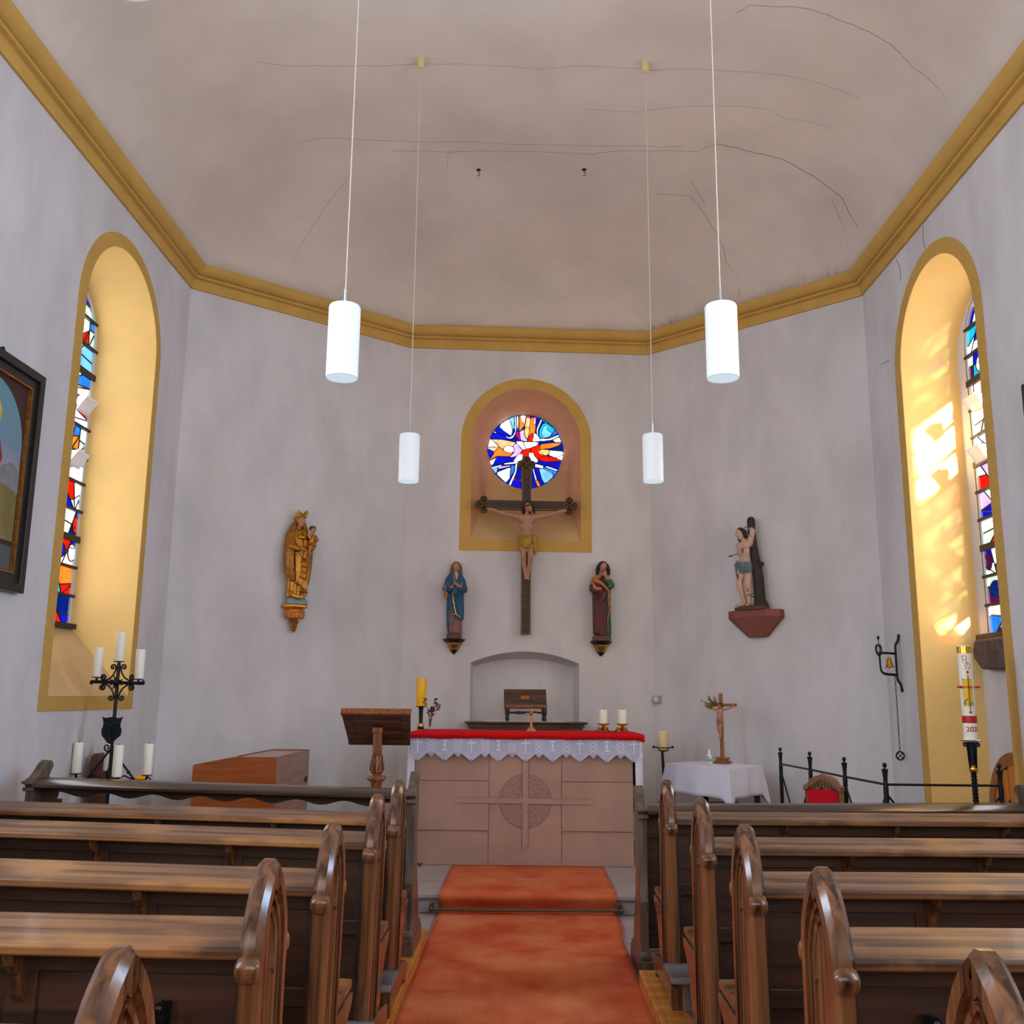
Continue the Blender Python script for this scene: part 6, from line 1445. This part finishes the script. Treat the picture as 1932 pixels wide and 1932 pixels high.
om = [(.000,A0-.042),(.012,A0-.042),(.012,A0-.036),(.004,A0-.026),(.004,A0-.010),(.014,A0+.002),(.026,A0+.002),(.034,A0-.010),(.034,A0-.026),(.026,A0-.036),(.026,A0-.042),(.038,A0-.042)]; tr(om); tr([(.019,A0+.0),(.019,A0-.018)])
mb.build('alpha_omega', RW_, t, smooth=2)
mb = MB(); u_ = .010
pal_ = [(.006,(228,190,20)),(.0,(120,180,40)),(.0,(30,90,150)),(.0,(200,110,30))]
PT = mat('painted_panel', (236,190,20), .5, col2=(70,160,60), vscale=18, vlo=.42, vhi=.52)
for i_ in range(12):
    pass
vs = []; nn_ = 14
for i_ in range(nn_+1):
    u = -.028+.060*i_/nn_; vs += [cyl(u, z0+.212, pr_+.0007), cyl(u, z0+.388, pr_+.0007)]
mb.add(vs, [(2*i_,2*i_+2,2*i_+3,2*i_+1) for i_ in range(nn_)]); mb.build('painted_panel', PT, t, smooth=2)
mb = MB(); mb.tube([cyl(-.024,z0+.222,pr_+.0015),cyl(-.016,z0+.245,pr_+.0015),cyl(-.006,z0+.255,pr_+.0015),cyl(.004,z0+.258,pr_+.0015)], .0035, 5); mb.build('blue_strokes', mat('blue_wax', (20,80,150), .5), t)
mb = MB(); mb.tube([cyl(u_,z0+.19,pr_+.003),cyl(u_,z0+.412,pr_+.003)], .0034, 6); mb.build('gilt_cross_upright', mat('copper_strip', (150,84,40), .35, .6), t)
for z in (z0+.430,z0+.175): MB().ell(cyl(u_,z,pr_+.002), .0085, 8, 6).build('wax_nail', RW_, t, smooth=2)
mb = MB(); mb.ell(cyl(u_,z0+.335,pr_+.005), .0085, 8, 6)
for s_ in (-1, 1):
    e0 = V(cyl(u_,z0+.335,pr_+.004)); ex = V((sin(fa)*-1,cos(fa),0))
    mb.tube([e0, e0+ex*s_*.03, e0+ex*s_*.045, e0+ex*s_*.058, e0+ex*s_*.072], [.002,.002,.009,.007,.001], 6)
mb.build('crossbar_nails', RW_, t, smooth=2)

# ------------------------------------------------------------------ framed paintings
def painting(sx, y0, y1, z0, z1, label, seed, nm):
    t = thing('framed_painting', label, 'painting', (sx*3.27,(y0+y1)/2,z0)); F = .115
    BF = mat('ebonised_frame', (30,24,24), .35); yc = (y0+y1)/2
    def S(p, d): return (sx*(WX-.008-d), p[0], p[1])
    mb = MB(); rect = [(y0,z0),(y1,z0),(y1,z1),(y0,z1)]; inn = [(y0+F,z0+F),(y1-F,z0+F),(y1-F,z1-F),(y0+F,z1-F)]
    i2 = [(y0+F*.5,z0+F*.5),(y1-F*.5,z0+F*.5),(y1-F*.5,z1-F*.5),(y0+F*.5,z1-F*.5)]
    mb.plate(rect, .055, [i2]); v0 = len(mb.v); mb.plate(i2, .035, [inn]); mb.xf(lambda p: S((p.x,p.y), p.z)); mb.build('frame', BF, t, bevel=.004)
    mb = MB(); q = .012; i3 = [(p[0]+(q if p[0] < yc else -q), p[1]+(q if p[1] < (z0+z1)/2 else -q)) for p in inn]; mb.plate(inn, .037, [i3]); mb.xf(lambda p: S((p.x,p.y), p.z)); mb.build('gilt_slip', GOLDD, t)
    ah = (y1-y0)/2-F-.03; zA = z1-F-.08-ah*.9; ar = arch(yc, ah, zA, z0+F+.2)
    mb = MB(); mb.plate(i3, .012); mb.xf(lambda p: S((p.x,p.y), p.z)); mb.build('dark_mount', mat('mount_brown', (60,34,32), .6), t)
    mb = MB(); mb.plate([(i3[0][0]+.01,z0+F+.02),(i3[1][0]-.01,z0+F+.02),(i3[1][0]-.01,z0+F+.17),(i3[0][0]+.01,z0+F+.17)], .014); mb.xf(lambda p: S((p.x,p.y), p.z)); mb.build('caption_strip', mat('grey_strip', (82,86,86), .6), t)
    mb = MB(); mb.plate(ar, .015); mb.xf(lambda p: S((p.x,p.y), p.z)); SKY = bpy.data.materials.new('painted_sky'); SKY.use_nodes = True; n_ = SKY.node_tree; bb = n_.nodes['Principled BSDF']; tc = n_.nodes.new('ShaderNodeTexCoord'); sp_ = n_.nodes.new('ShaderNodeSeparateXYZ'); rr = n_.nodes.new('ShaderNodeValToRGB'); mr_ = n_.nodes.new('ShaderNodeMapRange')
    n_.links.new(tc.outputs['Object'], sp_.inputs[0]); n_.links.new(sp_.outputs[2], mr_.inputs[0]); mr_.inputs[1].default_value = .2; mr_.inputs[2].default_value = z1-z0-.1; n_.links.new(mr_.outputs[0], rr.inputs[0]); n_.links.new(rr.outputs[0], bb.inputs['Base Color'])
    e_ = rr.color_ramp.elements; e_[0].position = 0; e_[0].color = lin((120,104,60)); e_[1].position = 1; e_[1].color = lin((92,146,156))
    for p_, c_ in ((.22,(150,124,84)),(.36,(214,160,110)),(.5,(150,146,160)),(.62,(110,140,160))): q_ = e_.new(p_); q_.color = lin(c_)
    bb.inputs['Roughness'].default_value = .5; can = mb.build('painted_landscape', SKY, t)
    def patch(pts, d, c, nm_): mb = MB(); mb.plate(pts, .002); mb.xf(lambda p: S((p.x,p.y), p.z+d)); mb.build(nm_, mat(nm_+'_paint', c, .6, var=.15, vscale=8), can)
    zb_ = z0+F+.2; h = z1-z0
    patch([(yc-ah,zb_),(yc+ah,zb_),(yc+ah,zb_+.30),(yc+ah*.5,zb_+.38),(yc,zb_+.33),(yc-ah,zb_+.4)], .015, (122,110,62), 'painted_meadow')
    patch([(yc-.1,zb_),(yc+ah*.9,zb_),(yc+ah*.2,zb_+.28),(yc-.05,zb_+.3)], .017, (132,112,76), 'painted_path')
    patch([(yc+ah*.2,zb_+.37),(yc+ah,zb_+.31),(yc+ah,zb_+.45),(yc+ah*.75,zb_+.5),(yc+ah*.5,zb_+.46)], .0165, (128,128,132), 'painted_hill')
    patch([(yc-.16,zb_+.05),(yc+.14,zb_+.05),(yc+.13,zb_+.4),(yc+.17,zb_+.5),(yc+.10,zb_+.66),(yc-.1,zb_+.66),(yc-.17,zb_+.45)], .019, (132,40,38), 'painted_figure_robe')
    hal = [(yc+.0+.11*cos(a*pi/10), zb_+.76+.11*sin(a*pi/10)) for a in range(20)]; patch(hal, .0195, (222,172,60), 'painted_halo')
    hd = [(yc+.0+.06*cos(a*pi/10), zb_+.75+.075*sin(a*pi/10)) for a in range(20)]; patch(hd, .022, (176,128,96), 'painted_head')
    for yq in (yc,): mb = MB(); mb.tube([S((y1-.5,z1),.03), S((y1-.5,z1+.03),.02)], .012, 8); mb.build('hanger', IR2, t)
painting(-1, 5.10, 6.175, 2.235, 3.695, 'dark framed arched painting of a haloed figure in a landscape, on the left wall', 1, 'a')
painting(1, 5.02, 6.093, 2.20, 3.645, 'dark framed painting on the right wall, only its edge in frame', 2, 'b')

# little dried leaf on the step, left of the altar
mb = MB(); mb.tube([(-.945,8.88,.158),(-.925,8.87,.17),(-.90,8.86,.165),(-.88,8.85,.185)], [.004,.014,.012,.002], 6); tag(mb.build('dead_leaf', DRY, base=True, smooth=2), 'curled dry leaf on the stone step at the altar left foot', 'leaf')

# vent flaps of the side windows
def vent(w, sx, y, z, s=1.):
    mb = MB(); x = sx*(XG-.03); q = sx*-.08*s
    a, b, c_ = V((x,y-.10,z+.05)), V((x,y+.10,z+.05)), V((x,y-.10,z-.06)); d = V((x,y+.10,z-.06)); e = V((x+q,y-.10,z+.055)); f = V((x+q,y+.10,z+.055))
    mb.add([e,f,d,c_], [(0,1,2,3)]); mb.add([a,e,c_,b,f,d], [(0,1,2),(3,4,5)]); mb.tube([e,f,d,c_], .007, 5, closed=True)
    o = mb.build('vent_flap', FROST, w, recalc=False); return o
vent(w1, -1, 7.72, 3.98); vent(w1, -1, 7.66, 3.50)
vent(w2, 1, 7.66, 4.02); vent(w2, 1, 7.70, 3.60, .9)

# ------------------------------------------------------------------ light
def area(name, loc, rot, sx, sy, e, col=(1,1,1)):
    l = bpy.data.lights.new(name, 'AREA'); l.shape = 'RECTANGLE'; l.size = sx; l.size_y = sy; l.energy = e; l.color = col
    o = bpy.data.objects.new(name, l); C.objects.link(o); o.location = loc; o.rotation_euler = rot; return o
sky = (.62,.78,1.)
for yc in (2.9, -.9):
    area('window_daylight', (-WX-.38, yc, 3.4), (0, R(-90), 0), 2.6, .85, 150, sky)
    area('window_daylight', (WX+.38, yc, 3.4), (0, R(90), 0), 2.6, .85, 165, (.50,.70,1.))
area('window_daylight', (-XG+.035, 7.44, 3.5), (0, R(-90), 0), 2.6, .7, 24, (.95,.95,1.))
area('window_daylight', (XG-.035, 7.44, 3.4), (0, R(90), 0), 2.5, .7, 30, (1.,.97,.92))
area('warm_rear_fill', (0, YB+.2, 3.4), (R(112), 0, 0), 4.5, 3.0, 190, (1.,.86,.70))  # added fill before the closed rear wall, warms ceiling and upper walls
s = bpy.data.lights.new('sun', 'SUN'); s.energy = 110; s.angle = R(4); s.color = (1.,.93,.82)
so = bpy.data.objects.new('sun', s); C.objects.link(so); so.rotation_euler = V((-.29,.82,-.24)).to_track_quat('-Z','Y').to_euler(); so.location = (8,-2,9)
W = bpy.data.worlds.new('sky'); bpy.context.scene.world = W; W.use_nodes = True
W.node_tree.nodes['Background'].inputs[0].default_value = (.75,.86,1.,1); W.node_tree.nodes['Background'].inputs[1].default_value = .9

# ------------------------------------------------------------------ camera (upright photographer in the aisle, looking slightly up)
def camera():
    F = 1820.; vx, vy, roll = 990, 1318, .009
    y = V((vx-966, -(vy-966), F)).normalized(); x = V((cos(roll), -sin(roll), 0)); x = (x-y*x.dot(y)).normalized(); z = x.cross(y)
    if z.y < 0: z = -z
    right = V((x.x, y.x, z.x)); up = V((x.y, y.y, z.y)); fwd = V((x.z, y.z, z.z))
    cam = bpy.data.cameras.new('camera'); o = bpy.data.objects.new('camera', cam); C.objects.link(o)
    m = M((right, up, -fwd)).transposed().to_4x4(); m.translation = (0, 0, 1.6); o.matrix_world = m
    cam.sensor_width = 36; cam.lens = F/1932*36; cam.clip_start = .05; bpy.context.scene.camera = o
camera()
vs_ = bpy.context.scene.view_settings
vs_.view_transform = 'Standard'; vs_.look = 'None'; vs_.exposure = -.12; vs_.gamma = 1.; vs_.use_curve_mapping = False
